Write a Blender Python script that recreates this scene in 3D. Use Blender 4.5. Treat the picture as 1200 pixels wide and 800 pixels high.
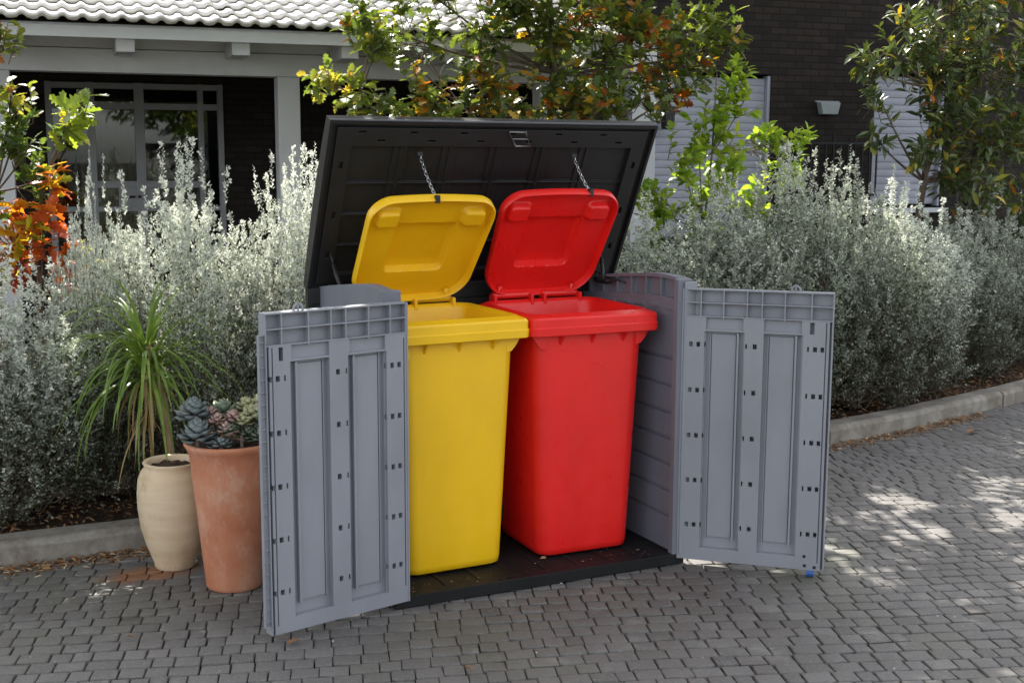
import bpy, bmesh, math, random
import numpy as np
from mathutils import Vector, Matrix
R = math.radians
rng = np.random.default_rng(7)
random.seed(7)
S = bpy.context.scene
for o in list(bpy.data.objects): bpy.data.objects.remove(o)

# ------------------------------------------------------------------ camera
yaw, pitch, roll = .4527, .14755, .0042
cam = bpy.data.cameras.new('camera'); camo = bpy.data.objects.new('camera', cam)
S.collection.objects.link(camo); S.camera = camo
f0 = Vector((math.sin(yaw), math.cos(yaw), 0)); r0 = Vector((math.cos(yaw), -math.sin(yaw), 0)); up0 = Vector((0, 0, 1))
fw = f0*math.cos(pitch) - up0*math.sin(pitch); up = up0*math.cos(pitch) + f0*math.sin(pitch)
rr = r0*math.cos(roll) + up*math.sin(roll); uu = -r0*math.sin(roll) + up*math.cos(roll)
M = Matrix((rr, uu, -fw)).transposed().to_4x4(); M.translation = Vector((-1.561, -4.049, 1.625))
camo.matrix_world = M
cam.sensor_width = 36; cam.lens = 1455.5/1200*36; cam.clip_end = 600; cam.clip_start = .05

# ------------------------------------------------------------------ light
SUN_EL, SUN_AZ = R(50), R(2)            # azimuth from +Y towards +X: behind the scene, from the left of the view
w = bpy.data.worlds.new('World'); S.world = w; w.use_nodes = True
nt = w.node_tree; bg = nt.nodes['Background']
sky = nt.nodes.new('ShaderNodeTexSky'); sky.sky_type = 'NISHITA'; sky.sun_disc = False
sky.sun_elevation = SUN_EL; sky.sun_rotation = SUN_AZ; sky.air_density = 1.0; sky.dust_density = 1.6; sky.ozone_density = 1.0
hs = nt.nodes.new('ShaderNodeHueSaturation'); hs.inputs['Saturation'].default_value = .24
nt.links.new(sky.outputs[0], hs.inputs['Color']); nt.links.new(hs.outputs[0], bg.inputs[0]); bg.inputs[1].default_value = .15
sl = bpy.data.lights.new('sun', 'SUN'); sl.energy = 4.2; sl.angle = R(.5); sl.color = (1, .95, .87)
so = bpy.data.objects.new('sun', sl); S.collection.objects.link(so)
sd = Vector((math.sin(SUN_AZ)*math.cos(SUN_EL), math.cos(SUN_AZ)*math.cos(SUN_EL), math.sin(SUN_EL)))
so.rotation_euler = sd.to_track_quat('Z', 'Y').to_euler()
S.view_settings.view_transform = 'Standard'; S.view_settings.look = 'None'
S.view_settings.exposure = 1.75; S.view_settings.gamma = 1

# ------------------------------------------------------------------ helpers
def link(o): S.collection.objects.link(o); return o
def tag(o, label=None, cat=None, group=None, kind=None):
    for k, v in (('label', label), ('category', cat), ('group', group), ('kind', kind)):
        if v: o[k] = v
    return o
def empty(name, loc=(0,0,0), rz=0, label=None, cat=None, group=None):
    o = link(bpy.data.objects.new(name, None)); o.location = loc; o.rotation_euler = (0,0,rz); o.empty_display_size = .1
    return tag(o, label, cat, group)
def mesh(name, V, F, mat, parent=None, smooth=False, bevel=0, merge=False, attr=None, recalc=False, kind=None):
    V = np.asarray(V, float).reshape(-1, 3)
    me = bpy.data.meshes.new(name)
    if isinstance(F, np.ndarray):
        k = F.shape[1]; n = len(F)
        me.vertices.add(len(V)); me.vertices.foreach_set('co', V.ravel().astype(np.float32))
        me.loops.add(n*k); me.loops.foreach_set('vertex_index', F.ravel().astype(np.int32))
        me.polygons.add(n); me.polygons.foreach_set('loop_start', np.arange(0, n*k, k, dtype=np.int32))
        me.polygons.foreach_set('loop_total', np.full(n, k, dtype=np.int32))
        me.update(calc_edges=True); me.validate()
    else:
        me.from_pydata([tuple(v) for v in V], [], [tuple(int(i) for i in f) for f in F])
    if merge or recalc:
        bm = bmesh.new(); bm.from_mesh(me)
        if merge: bmesh.ops.remove_doubles(bm, verts=bm.verts, dist=1e-5)
        bmesh.ops.recalc_face_normals(bm, faces=bm.faces); bm.to_mesh(me); bm.free()
    if attr is not None:
        a = me.attributes.new('v', 'FLOAT', 'FACE'); a.data.foreach_set('value', np.asarray(attr, np.float32)[:len(me.polygons)])
    if smooth: me.polygons.foreach_set('use_smooth', [True]*len(me.polygons))
    for m in (mat if isinstance(mat, (list, tuple)) else [mat]): me.materials.append(m)
    o = link(bpy.data.objects.new(name, me)); o.parent = parent
    if bevel:
        b = o.modifiers.new('bevel', 'BEVEL'); b.width = bevel; b.segments = 1 if len(F) > 1500 else 2; b.limit_method = 'ANGLE'; b.angle_limit = R(35)
    if kind: o['kind'] = kind
    return o
class MB:
    def __init__(s): s.V = []; s.F = []; s.n = 0
    def add(s, V, F):
        V = np.asarray(V, float).reshape(-1, 3); s.V.append(V)
        s.F += [tuple(int(i)+s.n for i in f) for f in F]; s.n += len(V); return s
    def box(s, x0, x1, y0, y1, z0, z1):
        V = [(x,y,z) for x in (x0,x1) for y in (y0,y1) for z in (z0,z1)]
        return s.add(V, [(0,1,3,2),(4,6,7,5),(0,4,5,1),(2,3,7,6),(0,2,6,4),(1,5,7,3)])
    def prism(s, pts, d):                                            # pts: 3-D polygon, extruded by vector d
        n = len(pts); P = np.array(pts, float); Q = P + np.array(d, float)
        return s.add(np.vstack([P, Q]), [tuple(range(n))[::-1], tuple(range(n, 2*n))] + [(i,(i+1)%n,n+(i+1)%n,n+i) for i in range(n)])
    def tube(s, pts, rad, n=8, cap=True):
        V, F = tube(pts, rad, n, cap); return s.add(V, F)
    def lathe(s, prof, n=40, c=(0,0)):
        V = []; k = len(prof)
        for i in range(n):
            a = 2*math.pi*i/n
            V += [(c[0]+r*math.cos(a), c[1]+r*math.sin(a), z) for r, z in prof]
        return s.add(V, [(i*k+j, ((i+1)%n)*k+j, ((i+1)%n)*k+j+1, i*k+j+1) for i in range(n) for j in range(k-1)])
    def build(s, name, mat, parent=None, **k): return mesh(name, np.vstack(s.V), s.F, mat, parent, **k)
def tube(pts, rad, n=8, cap=True):
    P = np.array(pts, float); m = len(P)
    rad = np.broadcast_to(np.asarray(rad, float), (m,))
    T = np.gradient(P, axis=0); T /= np.linalg.norm(T, axis=1)[:, None]+1e-9
    a = np.array([0,0,1.]) if abs(T[0][2]) < .9 else np.array([1.,0,0])
    V = []
    for i in range(m):
        x = np.cross(a, T[i]); x /= np.linalg.norm(x)+1e-9; y = np.cross(T[i], x); a = y if i == 0 else a
        for k in range(n):
            t = 2*math.pi*k/n; V.append(P[i] + rad[i]*(math.cos(t)*x + math.sin(t)*y))
    F = [(i*n+k, i*n+(k+1)%n, (i+1)*n+(k+1)%n, (i+1)*n+k) for i in range(m-1) for k in range(n)]
    if cap: F += [tuple(range(n))[::-1], tuple((m-1)*n+k for k in range(n))]
    return V, F

# ------------------------------------------------------------------ materials
def mat(name, col, rough=.6, metal=0, spec=.5):
    m = bpy.data.materials.new(name); m.use_nodes = True; n = m.node_tree.nodes; p = n['Principled BSDF']
    p.inputs['Base Color'].default_value = (*col, 1); p.inputs['Roughness'].default_value = rough
    p.inputs['Metallic'].default_value = metal; p.inputs['Specular IOR Level'].default_value = spec
    return m
def N(m, t, **kw):
    n = m.node_tree.nodes.new(t)
    for k, v in kw.items():
        if k in n.inputs.keys() and not hasattr(n, k): n.inputs[k].default_value = v
        else: setattr(n, k, v)
    return n
def L(m, a, b): m.node_tree.links.new(a, b)
def P(m): return m.node_tree.nodes['Principled BSDF']
def ramp(m, fac, stops):
    r = N(m, 'ShaderNodeValToRGB'); e = r.color_ramp.elements
    while len(e) < len(stops): e.new(.5)
    for i, (p, c) in enumerate(stops): e[i].position = p; e[i].color = (*c, 1)
    L(m, fac, r.inputs[0]); return r.outputs[0]
def noise(m, scale, detail=4, rough=.55, coord='Object', stretch=None):
    tc = N(m, 'ShaderNodeTexCoord'); t = N(m, 'ShaderNodeTexNoise'); t.inputs['Scale'].default_value = scale
    t.inputs['Detail'].default_value = detail; t.inputs['Roughness'].default_value = rough
    src = tc.outputs[coord]
    if stretch:
        mp = N(m, 'ShaderNodeMapping'); mp.inputs['Scale'].default_value = stretch; L(m, src, mp.inputs[0]); src = mp.outputs[0]
    L(m, src, t.inputs['Vector']); return t.outputs[0]
def bump(m, h, strength=.3, dist=.005):
    b = N(m, 'ShaderNodeBump'); b.inputs['Strength'].default_value = strength; b.inputs['Distance'].default_value = dist
    L(m, h, b.inputs['Height']); L(m, b.outputs[0], P(m).inputs['Normal']); return b
def mix(m, fac, a, b, mode='MIX'):
    x = N(m, 'ShaderNodeMix'); x.data_type = 'RGBA'; x.blend_type = mode
    if isinstance(fac, (int, float)): x.inputs[0].default_value = fac
    else: L(m, fac, x.inputs[0])
    for i, c in ((6, a), (7, b)):
        if isinstance(c, tuple): x.inputs[i].default_value = (*c, 1)
        else: L(m, c, x.inputs[i])
    return x.outputs[2]
def noisy(name, c1, c2, scale, rough=.6, bs=.15, bd=.003, bscale=None, spec=.5, lo=.35, hi=.68, stretch=None):
    m = mat(name, c1, rough, spec=spec)
    L(m, ramp(m, noise(m, scale, 5, .6, stretch=stretch), [(lo, c1), (hi, c2)]), P(m).inputs['Base Color'])
    if bs: bump(m, noise(m, bscale or scale*6, 3), bs, bd)
    return m
def plastic(name, c, rough, dirt=.82, bs=.12):
    m = mat(name, c, rough)
    d = tuple(x*dirt for x in c)
    L(m, ramp(m, noise(m, 5, 3, .5, stretch=(1,1,.5)), [(.35, d), (.6, c)]), P(m).inputs['Base Color'])
    L(m, ramp(m, noise(m, 14, 4), [(.3, (rough-.08,)*3), (.7, (rough+.1,)*3)]), P(m).inputs['Roughness'])
    bump(m, noise(m, 260, 2), bs, .0012)
    return m
M_grey = plastic('grey_plastic', (.245, .256, .290), .5, .88)
bump(M_grey, noise(M_grey, 60, 4, .7, stretch=(1,1,.03)), .22, .0025)
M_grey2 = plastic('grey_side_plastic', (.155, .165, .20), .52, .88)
M_char = plastic('charcoal_plastic', (.0115, .012, .013), .5, .8)
M_floor = plastic('dark_floor_plastic', (.011, .0112, .0125), .62, .7); P(M_floor).inputs['Specular IOR Level'].default_value = .25
M_yel = plastic('yellow_plastic', (.88, .52, .008), .36, .93)
M_red = plastic('red_plastic', (.80, .017, .014), .33, .92)
M_black = mat('black_rubber', (.012, .012, .013), .55)
M_steel = mat('steel', (.55, .55, .56), .3, 1)
M_galv = mat('dull_steel', (.25, .25, .26), .45, .8)
M_blue = mat('blue_plastic', (.02, .08, .3), .4)
M_terra = noisy('terracotta', (.43, .155, .078), (.54, .25, .15), 5, .8, .3, .003, 60, .3)
c = P(M_terra).inputs['Base Color'].links[0].from_socket
L(M_terra, mix(M_terra, ramp(M_terra, noise(M_terra, 8, 8, .8, stretch=(1,1,.6)), [(.50, (0,)*3), (.64, (.42,)*3)]), c, (.58, .42, .32)), P(M_terra).inputs['Base Color'])
M_jar = noisy('cream_clay', (.56, .42, .27), (.66, .54, .38), 6, .75, .35, .003, 45, .35, stretch=(.6,.6,3))
c = P(M_jar).inputs['Base Color'].links[0].from_socket
L(M_jar, mix(M_jar, ramp(M_jar, noise(M_jar, 4, 6, .75), [(.50, (0,)*3), (.64, (.55,)*3)]), c, (.38, .25, .15)), P(M_jar).inputs['Base Color'])
M_soil = noisy('soil', (.028, .018, .012), (.07, .044, .03), 14, .95, .9, .03, 40, .2)
M_under = noisy('joint_sand', (.010, .009, .008), (.022, .022, .015), 12, .95, .4, .004, 80, .2)
M_kerb = noisy('kerb_concrete', (.19, .175, .15), (.30, .28, .245), 7, .9, .5, .004, 90, .25)
c = P(M_kerb).inputs['Base Color'].links[0].from_socket
L(M_kerb, mix(M_kerb, ramp(M_kerb, noise(M_kerb, 3.4, 9, .8), [(.47, (0,)*3), (.62, (.75,)*3)]), c, (.13, .105, .08)), P(M_kerb).inputs['Base Color'])
M_white = noisy('grey_white_paint', (.52, .53, .56), (.58, .59, .62), 3, .6, .05)
M_trim = noisy('white_paint', (.6, .62, .66), (.66, .68, .72), 3, .6, .05)
M_frame = mat('grey_window_frame', (.30, .31, .34), .4)
M_shut = noisy('shutter_paint', (.36, .38, .45), (.42, .44, .52), 4, .55, .05)
M_room = noisy('interior_wall', (.10, .085, .07), (.14, .12, .1), 2, .8, 0)
M_curt = noisy('beige_curtain', (.22, .15, .07), (.30, .21, .11), 6, .8, 0, stretch=(8,8,.2))
M_tile = noisy('roof_tile_glaze', (.66, .64, .61), (.82, .80, .77), 8, .7, .3, .004, 60, .3)
M_bark = noisy('bark', (.08, .06, .045), (.17, .135, .105), 20, .9, .6, .004, 80, .2, stretch=(1,1,.3))
M_twig = noisy('twig', (.13, .10, .075), (.25, .2, .16), 30, .9, .3, .002, 90, .2)
M_palmtrunk = noisy('dry_leaf_base', (.22, .13, .07), (.42, .31, .19), 40, .9, .5, .003, 90, .2, stretch=(1,1,.3))
def brick(name, c1, c2, mort, w, h):
    m = mat(name, c1, .85, spec=.25)
    tc = N(m, 'ShaderNodeTexCoord'); mp = N(m, 'ShaderNodeMapping'); mp.inputs['Rotation'].default_value = (R(90), 0, 0)
    L(m, tc.outputs['Object'], mp.inputs[0])
    b = N(m, 'ShaderNodeTexBrick'); L(m, mp.outputs[0], b.inputs['Vector'])
    b.inputs['Color1'].default_value = (*c1, 1); b.inputs['Color2'].default_value = (*c2, 1); b.inputs['Mortar'].default_value = (*mort, 1)
    b.inputs['Scale'].default_value = 1; b.inputs['Brick Width'].default_value = w; b.inputs['Row Height'].default_value = h
    b.inputs['Mortar Size'].default_value = .006; b.inputs['Mortar Smooth'].default_value = .3; b.inputs['Bias'].default_value = -.1
    c = mix(m, ramp(m, noise(m, 6, 6, .7), [(.35, (.0,)*3), (.7, (.5,)*3)]), b.outputs[0], tuple(x*.6 for x in c1))
    L(m, c, P(m).inputs['Base Color'])
    ma = N(m, 'ShaderNodeMath', operation='MULTIPLY_ADD'); L(m, b.outputs['Fac'], ma.inputs[0]); ma.inputs[1].default_value = -1
    L(m, noise(m, 60, 4), ma.inputs[2]); bump(m, ma.outputs[0], .6, .006)
    return m
M_brick = brick('dark_brick', (.026, .021, .019), (.046, .036, .031), (.016, .0145, .0135), .16, .055)
def glassmat():
    m = bpy.data.materials.new('window_glass'); m.use_nodes = True; n = m.node_tree.nodes; n.clear()
    o = n.new('ShaderNodeOutputMaterial'); g = n.new('ShaderNodeBsdfGlossy'); g.inputs['Roughness'].default_value = .02
    t = n.new('ShaderNodeBsdfTransparent'); t.inputs[0].default_value = (.75, .8, .78, 1)
    f = n.new('ShaderNodeFresnel'); f.inputs[0].default_value = 1.5; x = n.new('ShaderNodeMixShader')
    L(m, f.outputs[0], x.inputs[0]); L(m, t.outputs[0], x.inputs[1]); L(m, g.outputs[0], x.inputs[2]); L(m, x.outputs[0], o.inputs[0])
    return m
M_glass = glassmat()
def leafmat(name, stops, rough=.5, trans=.35, spec=.4, tcol=None):
    m = mat(name, (.1,.1,.1), rough, spec=spec)
    a = N(m, 'ShaderNodeAttribute'); a.attribute_name = 'v'
    c = ramp(m, a.outputs['Fac'], stops); L(m, c, P(m).inputs['Base Color'])
    t = N(m, 'ShaderNodeBsdfTranslucent')
    L(m, mix(m, 1.0, c, tcol or (1.5, 1.4, .7), 'MULTIPLY'), t.inputs[0])
    x = N(m, 'ShaderNodeMixShader'); x.inputs[0].default_value = trans
    o = m.node_tree.nodes['Material Output']
    L(m, P(m).outputs[0], x.inputs[1]); L(m, t.outputs[0], x.inputs[2]); L(m, x.outputs[0], o.inputs[0])
    return m
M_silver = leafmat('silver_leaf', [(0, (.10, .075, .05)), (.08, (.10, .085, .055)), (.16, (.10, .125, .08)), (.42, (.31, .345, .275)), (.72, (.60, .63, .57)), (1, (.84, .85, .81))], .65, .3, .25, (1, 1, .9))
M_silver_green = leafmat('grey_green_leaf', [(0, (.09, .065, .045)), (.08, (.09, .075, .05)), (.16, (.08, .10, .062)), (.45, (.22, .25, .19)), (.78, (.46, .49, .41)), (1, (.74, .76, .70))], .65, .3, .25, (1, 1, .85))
M_autumn = leafmat('autumn_oak_leaf', [(0, (.26, .07, .015)), (.1, (.42, .13, .02)), (.17, (.55, .34, .03)), (.25, (.20, .19, .03)), (.36, (.11, .15, .035)), (.7, (.075, .12, .03)), (1, (.20, .25, .05))], .38, .38)
M_fire = leafmat('red_oak_leaf', [(0, (.36, .07, .02)), (.25, (.50, .10, .02)), (.36, (.65, .32, .02)), (.5, (.40, .40, .04)), (.7, (.12, .20, .03)), (1, (.25, .33, .05))], .4, .42)
M_dark = leafmat('dark_evergreen_leaf', [(0, (.45, .16, .02)), (.07, (.60, .40, .03)), (.14, (.30, .29, .04)), (.30, (.10, .14, .04)), (.6, (.06, .09, .03)), (1, (.035, .058, .022))], .3, .22, .6)
M_lime = leafmat('bright_green_leaf', [(0, (.38, .46, .06)), (.5, (.26, .40, .05)), (1, (.15, .27, .04))], .4, .5)
M_yleaf = leafmat('fresh_green_leaf', [(0, (.36, .14, .05)), (.06, (.36, .30, .05)), (.25, (.24, .27, .05)), (.5, (.14, .20, .045)), (1, (.07, .12, .035))], .4, .45)
M_palm = leafmat('strap_leaf', [(0, (.45, .33, .18)), (.12, (.40, .32, .12)), (.2, (.22, .32, .05)), (.6, (.14, .23, .045)), (1, (.32, .42, .09))], .4, .35)
M_succ_b = leafmat('blue_succulent', [(0, (.11, .135, .135)), (1, (.26, .30, .29))], .5, .08, .4, (1,1,1))
M_succ_p = leafmat('pink_succulent', [(0, (.35, .20, .18)), (1, (.60, .42, .36))], .5, .1, .4, (1,1,1))
M_succ_g = leafmat('green_succulent', [(0, (.09, .125, .085)), (1, (.22, .27, .19))], .5, .08, .4, (1,1,1))
M_succ_c = leafmat('cream_succulent', [(0, (.22, .27, .12)), (1, (.58, .55, .33))], .5, .1, .4, (1,1,1))
M_litter = leafmat('dry_leaf', [(0, (.16, .07, .03)), (.5, (.28, .14, .06)), (.85, (.36, .24, .13)), (1, (.5, .42, .3))], .8, .15)
# paving stone: per-block tone, damp brown patches, the orange mud stain beside the jar
M_pave = mat('paving_stone', (.1,.1,.1), .72, spec=.4)
a = N(M_pave, 'ShaderNodeAttribute'); a.attribute_name = 'v'
pc = ramp(M_pave, a.outputs['Fac'], [(0, (.078, .073, .070)), (.35, (.106, .100, .096)), (.75, (.130, .123, .118)), (.93, (.150, .140, .132)), (1, (.19, .18, .165))])
pc = mix(M_pave, ramp(M_pave, noise(M_pave, 90, 5, .8), [(.42, (.0,)*3), (.7, (.75,)*3)]), pc, (.20, .192, .182))
pc = mix(M_pave, ramp(M_pave, noise(M_pave, 1.3, 4, .6), [(.5, (0,)*3), (.72, (.5,)*3)]), pc, (.085, .073, .062))
pc = mix(M_pave, ramp(M_pave, noise(M_pave, 4.1, 8, .8), [(.55, (0,)*3), (.66, (.6,)*3)]), pc, (.23, .222, .205))
pc = mix(M_pave, ramp(M_pave, noise(M_pave, .9, 6, .7), [(.54, (0,)*3), (.68, (.35,)*3)]), pc, (.10, .11, .055))
tc = N(M_pave, 'ShaderNodeTexCoord'); mp = N(M_pave, 'ShaderNodeMapping'); mp.vector_type = 'POINT'
mp.inputs['Location'].default_value = (.78*4.2, -.80*8, 0); mp.inputs['Scale'].default_value = (4.2, 8, 1); L(M_pave, tc.outputs['Object'], mp.inputs[0])
ln = N(M_pave, 'ShaderNodeVectorMath', operation='LENGTH'); L(M_pave, mp.outputs[0], ln.inputs[0])
ad = N(M_pave, 'ShaderNodeMath', operation='MULTIPLY_ADD'); L(M_pave, noise(M_pave, 14, 4), ad.inputs[0]); ad.inputs[1].default_value = 1.1; L(M_pave, ln.outputs['Value'], ad.inputs[2])
pc = mix(M_pave, ramp(M_pave, ad.outputs[0], [(.95/2, (.8,)*3), (1.5/2, (0,)*3)]), pc, (.27, .115, .045))
md = N(M_pave, 'ShaderNodeMath', operation='MULTIPLY'); md.inputs[1].default_value = .5
rp = [n for n in M_pave.node_tree.nodes if n.type == 'VALTORGB'][-1]
L(M_pave, ad.outputs[0], md.inputs[0]); L(M_pave, md.outputs[0], rp.inputs[0])
L(M_pave, pc, P(M_pave).inputs['Base Color']); bump(M_pave, noise(M_pave, 70, 5, .7), .55, .004)

# ------------------------------------------------------------------ relief: a moulded panel from painted rectangles
def relief(W, H, rects, back, xf, extra_u=(), extra_v=()):
    """height field on a rectilinear grid; rects (u0,u1,v0,v1,h) painted in order; h=None cuts away. Returns closed V,F via xf(u,v,h)."""
    W = round(W,5); H = round(H,5)
    us = sorted({0., W, *[round(x,5) for x in extra_u]} | {round(min(max(x, 0), W), 5) for r in rects for x in r[:2]})
    vs = sorted({0., H, *[round(x,5) for x in extra_v]} | {round(min(max(x, 0), H), 5) for r in rects for x in r[2:4]})
    nu, nv = len(us)-1, len(vs)-1
    h = np.zeros((nu, nv)); uc = np.array([(us[i]+us[i+1])/2 for i in range(nu)]); vc = np.array([(vs[i]+vs[i+1])/2 for i in range(nv)])
    for r in rects:
        mu = (uc > r[0]) & (uc < r[1]); mv = (vc > r[2]) & (vc < r[3]); h[np.ix_(mu, mv)] = -99 if r[4] is None else r[4]
    V = []; F = []; idx = {}
    def v(u, w_, z):
        k = (round(u, 5), round(w_, 5), round(z, 5))
        if k not in idx: idx[k] = len(V); V.append(xf(*k))
        return idx[k]
    for i in range(nu):
        for j in range(nv):
            if h[i, j] < -50: continue
            a, b, c_, d = us[i], us[i+1], vs[j], vs[j+1]; z = h[i, j]
            F.append((v(a,c_,z), v(b,c_,z), v(b,d,z), v(a,d,z))); F.append((v(a,c_,back), v(a,d,back), v(b,d,back), v(b,c_,back)))
            for (di, dj, p, q) in ((-1,0,(a,d),(a,c_)), (1,0,(b,c_),(b,d)), (0,-1,(a,c_),(b,c_)), (0,1,(b,d),(a,d))):
                ii, jj = i+di, j+dj
                o = h[ii, jj] if 0 <= ii < nu and 0 <= jj < nv and h[ii, jj] > -50 else back
                if z > o + 1e-6: F.append((v(*p,o), v(*q,o), v(*q,z), v(*p,z)))
    return V, F

# ------------------------------------------------------------------ GROUND
mesh('ground', [(-250,-250,-.026),(250,-250,-.026),(250,250,-.026),(-250,250,-.026)], [(0,1,2,3)], M_under, kind='structure')
KC = [(-9,1.35),(-5,1.2),(-3,1.13),(-1.31,1.117),(-.73,1.11),(0,1.13),(1,1.18),(2,1.25),(3.13,1.405),(3.77,1.505),(4.45,1.675),(5.16,1.86),(6.2,2.2),(8,2.9),(12,4.6)]
kx = np.array([p[0] for p in KC]); ky = np.array([p[1] for p in KC])
def kerb_y(x): return np.interp(x, kx, ky)
def paving():
    a = R(18.1); c_ = np.array([math.sin(a), math.cos(a)]); r_ = np.array([math.cos(a), -math.sin(a)])
    pitch_, V, F, A = .077, [], [], []
    org = np.array([0., 0.])
    k = 0
    for row in range(-78, 60):
        s = -8 + random.random()*.08
        while s < 9:
            ln_ = random.choice((.062, .074, .084, .094, .1)) + random.uniform(-.004, .004)
            c0 = org + c_*(row+.5)*pitch_ + r_*(s+ln_/2)
            s += ln_ 
            wx = c0 + np.array([.035*math.sin(c0[1]*1.7+c0[0]*.6), .055*math.sin(c0[0]*1.15+.6)+.02*math.sin(c0[0]*3.1)])
            if wx[0] < -5 or wx[0] > 8.5 or wx[1] < -5 or wx[1] > kerb_y(wx[0])+.1: continue
            g = .0044 + random.random()*.0022
            hx, hy = ln_/2-g/2, pitch_/2-g/2-.0004
            th = random.gauss(0, .014); ct, st = math.cos(th), math.sin(th); sl1, sl2, dz = random.gauss(0,.018), random.gauss(0,.018), random.gauss(0,.0011)
            base = len(V)
            for (ins, z) in ((0, -.024), (.0002, -.0035), (.0016, -.0008), (.0055, 0)):
                for sx, sy in ((-1,-1),(1,-1),(1,1),(-1,1)):
                    lx = sx*(hx-ins)+random.gauss(0,.0009); ly = sy*(hy-ins)+random.gauss(0,.0011)
                    q = wx + (lx*ct-ly*st)*r_ + (lx*st+ly*ct)*c_
                    V.append((q[0], q[1], z + (dz + lx*sl1 + ly*sl2 if z > -.02 else 0)))
            for l in range(3):
                for e in range(4): F.append((base+l*4+e, base+l*4+(e+1)%4, base+l*4+4+(e+1)%4, base+l*4+4+e))
            F.append((base+12, base+13, base+14, base+15)); A += [min(1, max(0, random.gauss(.46, .17)))]*13
    me = mesh('paving', V, np.array(F), M_pave, attr=A, kind='structure')
paving()
def kerb():
    # arc-length stations
    xs = np.linspace(-8, 11, 400); ys = kerb_y(xs); ys = np.convolve(np.pad(ys, 8, mode='edge'), np.ones(17)/17, 'valid')
    d = np.r_[0, np.cumsum(np.hypot(np.diff(xs), np.diff(ys)))]
    b = MB(); s0 = .09
    prof = [(0,-.02),(0,.075),(.012,.092),(.03,.1),(.14,.1),(.15,.092),(.15,-.02)]
    while s0 < d[-1]-1:
        s1 = s0+.92; ta = random.gauss(0,.004); tt = np.linspace(s0+.006, s1-.006, 6); V = []
        dzz = random.gauss(0,.0025)
        for t in tt:
            x, y = np.interp(t, d, xs), np.interp(t, d, ys); x2, y2 = np.interp(t+.05, d, xs), np.interp(t+.05, d, ys)
            T = np.array([x2-x, y2-y]); T /= np.linalg.norm(T); n_ = np.array([-T[1], T[0]])
            for (o_, z) in prof: V.append((x+n_[0]*(o_+ta)+random.gauss(0,.0015), y+n_[1]*(o_+ta)+random.gauss(0,.002), z+dzz+random.gauss(0,.0008)))
        k = len(prof); F = [(i*k+j, (i+1)*k+j, (i+1)*k+j+1, i*k+j+1) for i in range(5) for j in range(k-1)] + [tuple(range(k)), tuple(5*k+j for j in range(k))[::-1]]
        b.add(V, F); s0 = s1
    b.build('kerb', M_kerb, kind='structure', bevel=.004)
kerb()
def bed():
    xs = np.linspace(-8, 10, 220); V = []; F = []; m = 60
    for x in xs:
        y0 = kerb_y(x)+.12
        for j in range(m):
            y = y0 + (13-y0)*(j/(m-1))**1.8
            V.append((x, y, .06 + .02*math.sin(x*7.1+y*5)*math.cos(y*9.3-x*3) + random.gauss(0,.006)))
    F = np.array([(i*m+j, (i+1)*m+j, (i+1)*m+j+1, i*m+j+1) for i in range(len(xs)-1) for j in range(m-1)])
    mesh('planting_bed_soil', V, F, M_soil, smooth=True, kind='structure')
bed()

# ------------------------------------------------------------------ HOUSE
HA = R(-6.4)
house = empty('house', (.777, 4.21, 0), HA, 'single-storey house with pale wavy roof tiles, shaded porch and dark brick walls behind the plants', 'house')
def hb(name, m, *boxes, parent=house, bevel=.003, **k):
    b = MB()
    for x in boxes: b.box(*x)
    return b.build(name, m, parent, bevel=bevel, **k)
# porch walls, floor and ceiling
hb('porch_floor', M_kerb, (-6.5, 2.45, -.15, 2.2, .0, .09))
hb('ceiling', M_room, (-6.5, 2.4, -.05, 2.15, 2.36, 2.40))
hb('wall', M_brick, (-6.5, -1.55, 2.2, 2.42, .09, 2.4), (-.17, 2.3, 2.2, 2.42, .09, 2.4), (-1.55, -.17, 2.2, 2.42, 2.2, 2.4),
   (2.3, 2.67, .8, 2.42, 0, 3.5), (4.18, 5.21, .8, 1.1, 0, 3.5), (2.67, 4.18, .8, 1.1, 2.31, 3.5), (5.21, 5.95, .8, 1.1, 2.36, 3.5), (5.95, 11.5, .8, 1.1, 0, 3.5),
   (2.67, 4.18, .8, 1.1, 0, .95), (5.21, 5.95, .8, 1.1, 0, 1.2), (11.2, 11.5, 1.1, 9, 0, 3.5), (2.3, 2.6, 2.42, 9, 0, 3.5), (2.6, 11.2, 8.7, 9, 0, 3.5), bevel=0)
# the room behind the glass, its far opening made up to stand for a sky reflection
b = MB(); b.box(-3.2, -3.1, 2.42, 5.6, 0, 2.4); b.box(1.1, 1.2, 2.42, 5.6, 0, 2.4); b.box(-3.2, 1.2, 2.42, 5.6, 0, .06)
cx, cz, hw, hh, ch = .08, 1.90, .12, .19, .06
b.box(-3.2, cx-hw, 5.6, 5.7, 0, 2.4); b.box(cx+hw, 1.2, 5.6, 5.7, 0, 2.4); b.box(cx-hw, cx+hw, 5.6, 5.7, 0, cz-hh); b.box(cx-hw, cx+hw, 5.6, 5.7, cz+hh, 2.4)
for sx in (-1, 1):
    for sz in (-1, 1): b.prism([(cx+sx*hw, 5.61, cz+sz*hh), (cx+sx*hw, 5.61, cz+sz*(hh-ch)), (cx+sx*(hw-ch), 5.61, cz+sz*hh)], (0, .08, 0))
b.build('interior_wall', M_room, house)
hb('ceiling', M_room, (-3.2, 1.2, 2.42, 5.7, 2.4, 2.44))
b = MB()
for i in range(26): b.box(-1.30+i*.022, -1.278+i*.022, 2.75+.02*math.sin(i*1.3), 2.78+.02*math.sin(i*1.3), .1, 2.1)
b.build('curtain', M_curt, house)
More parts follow.
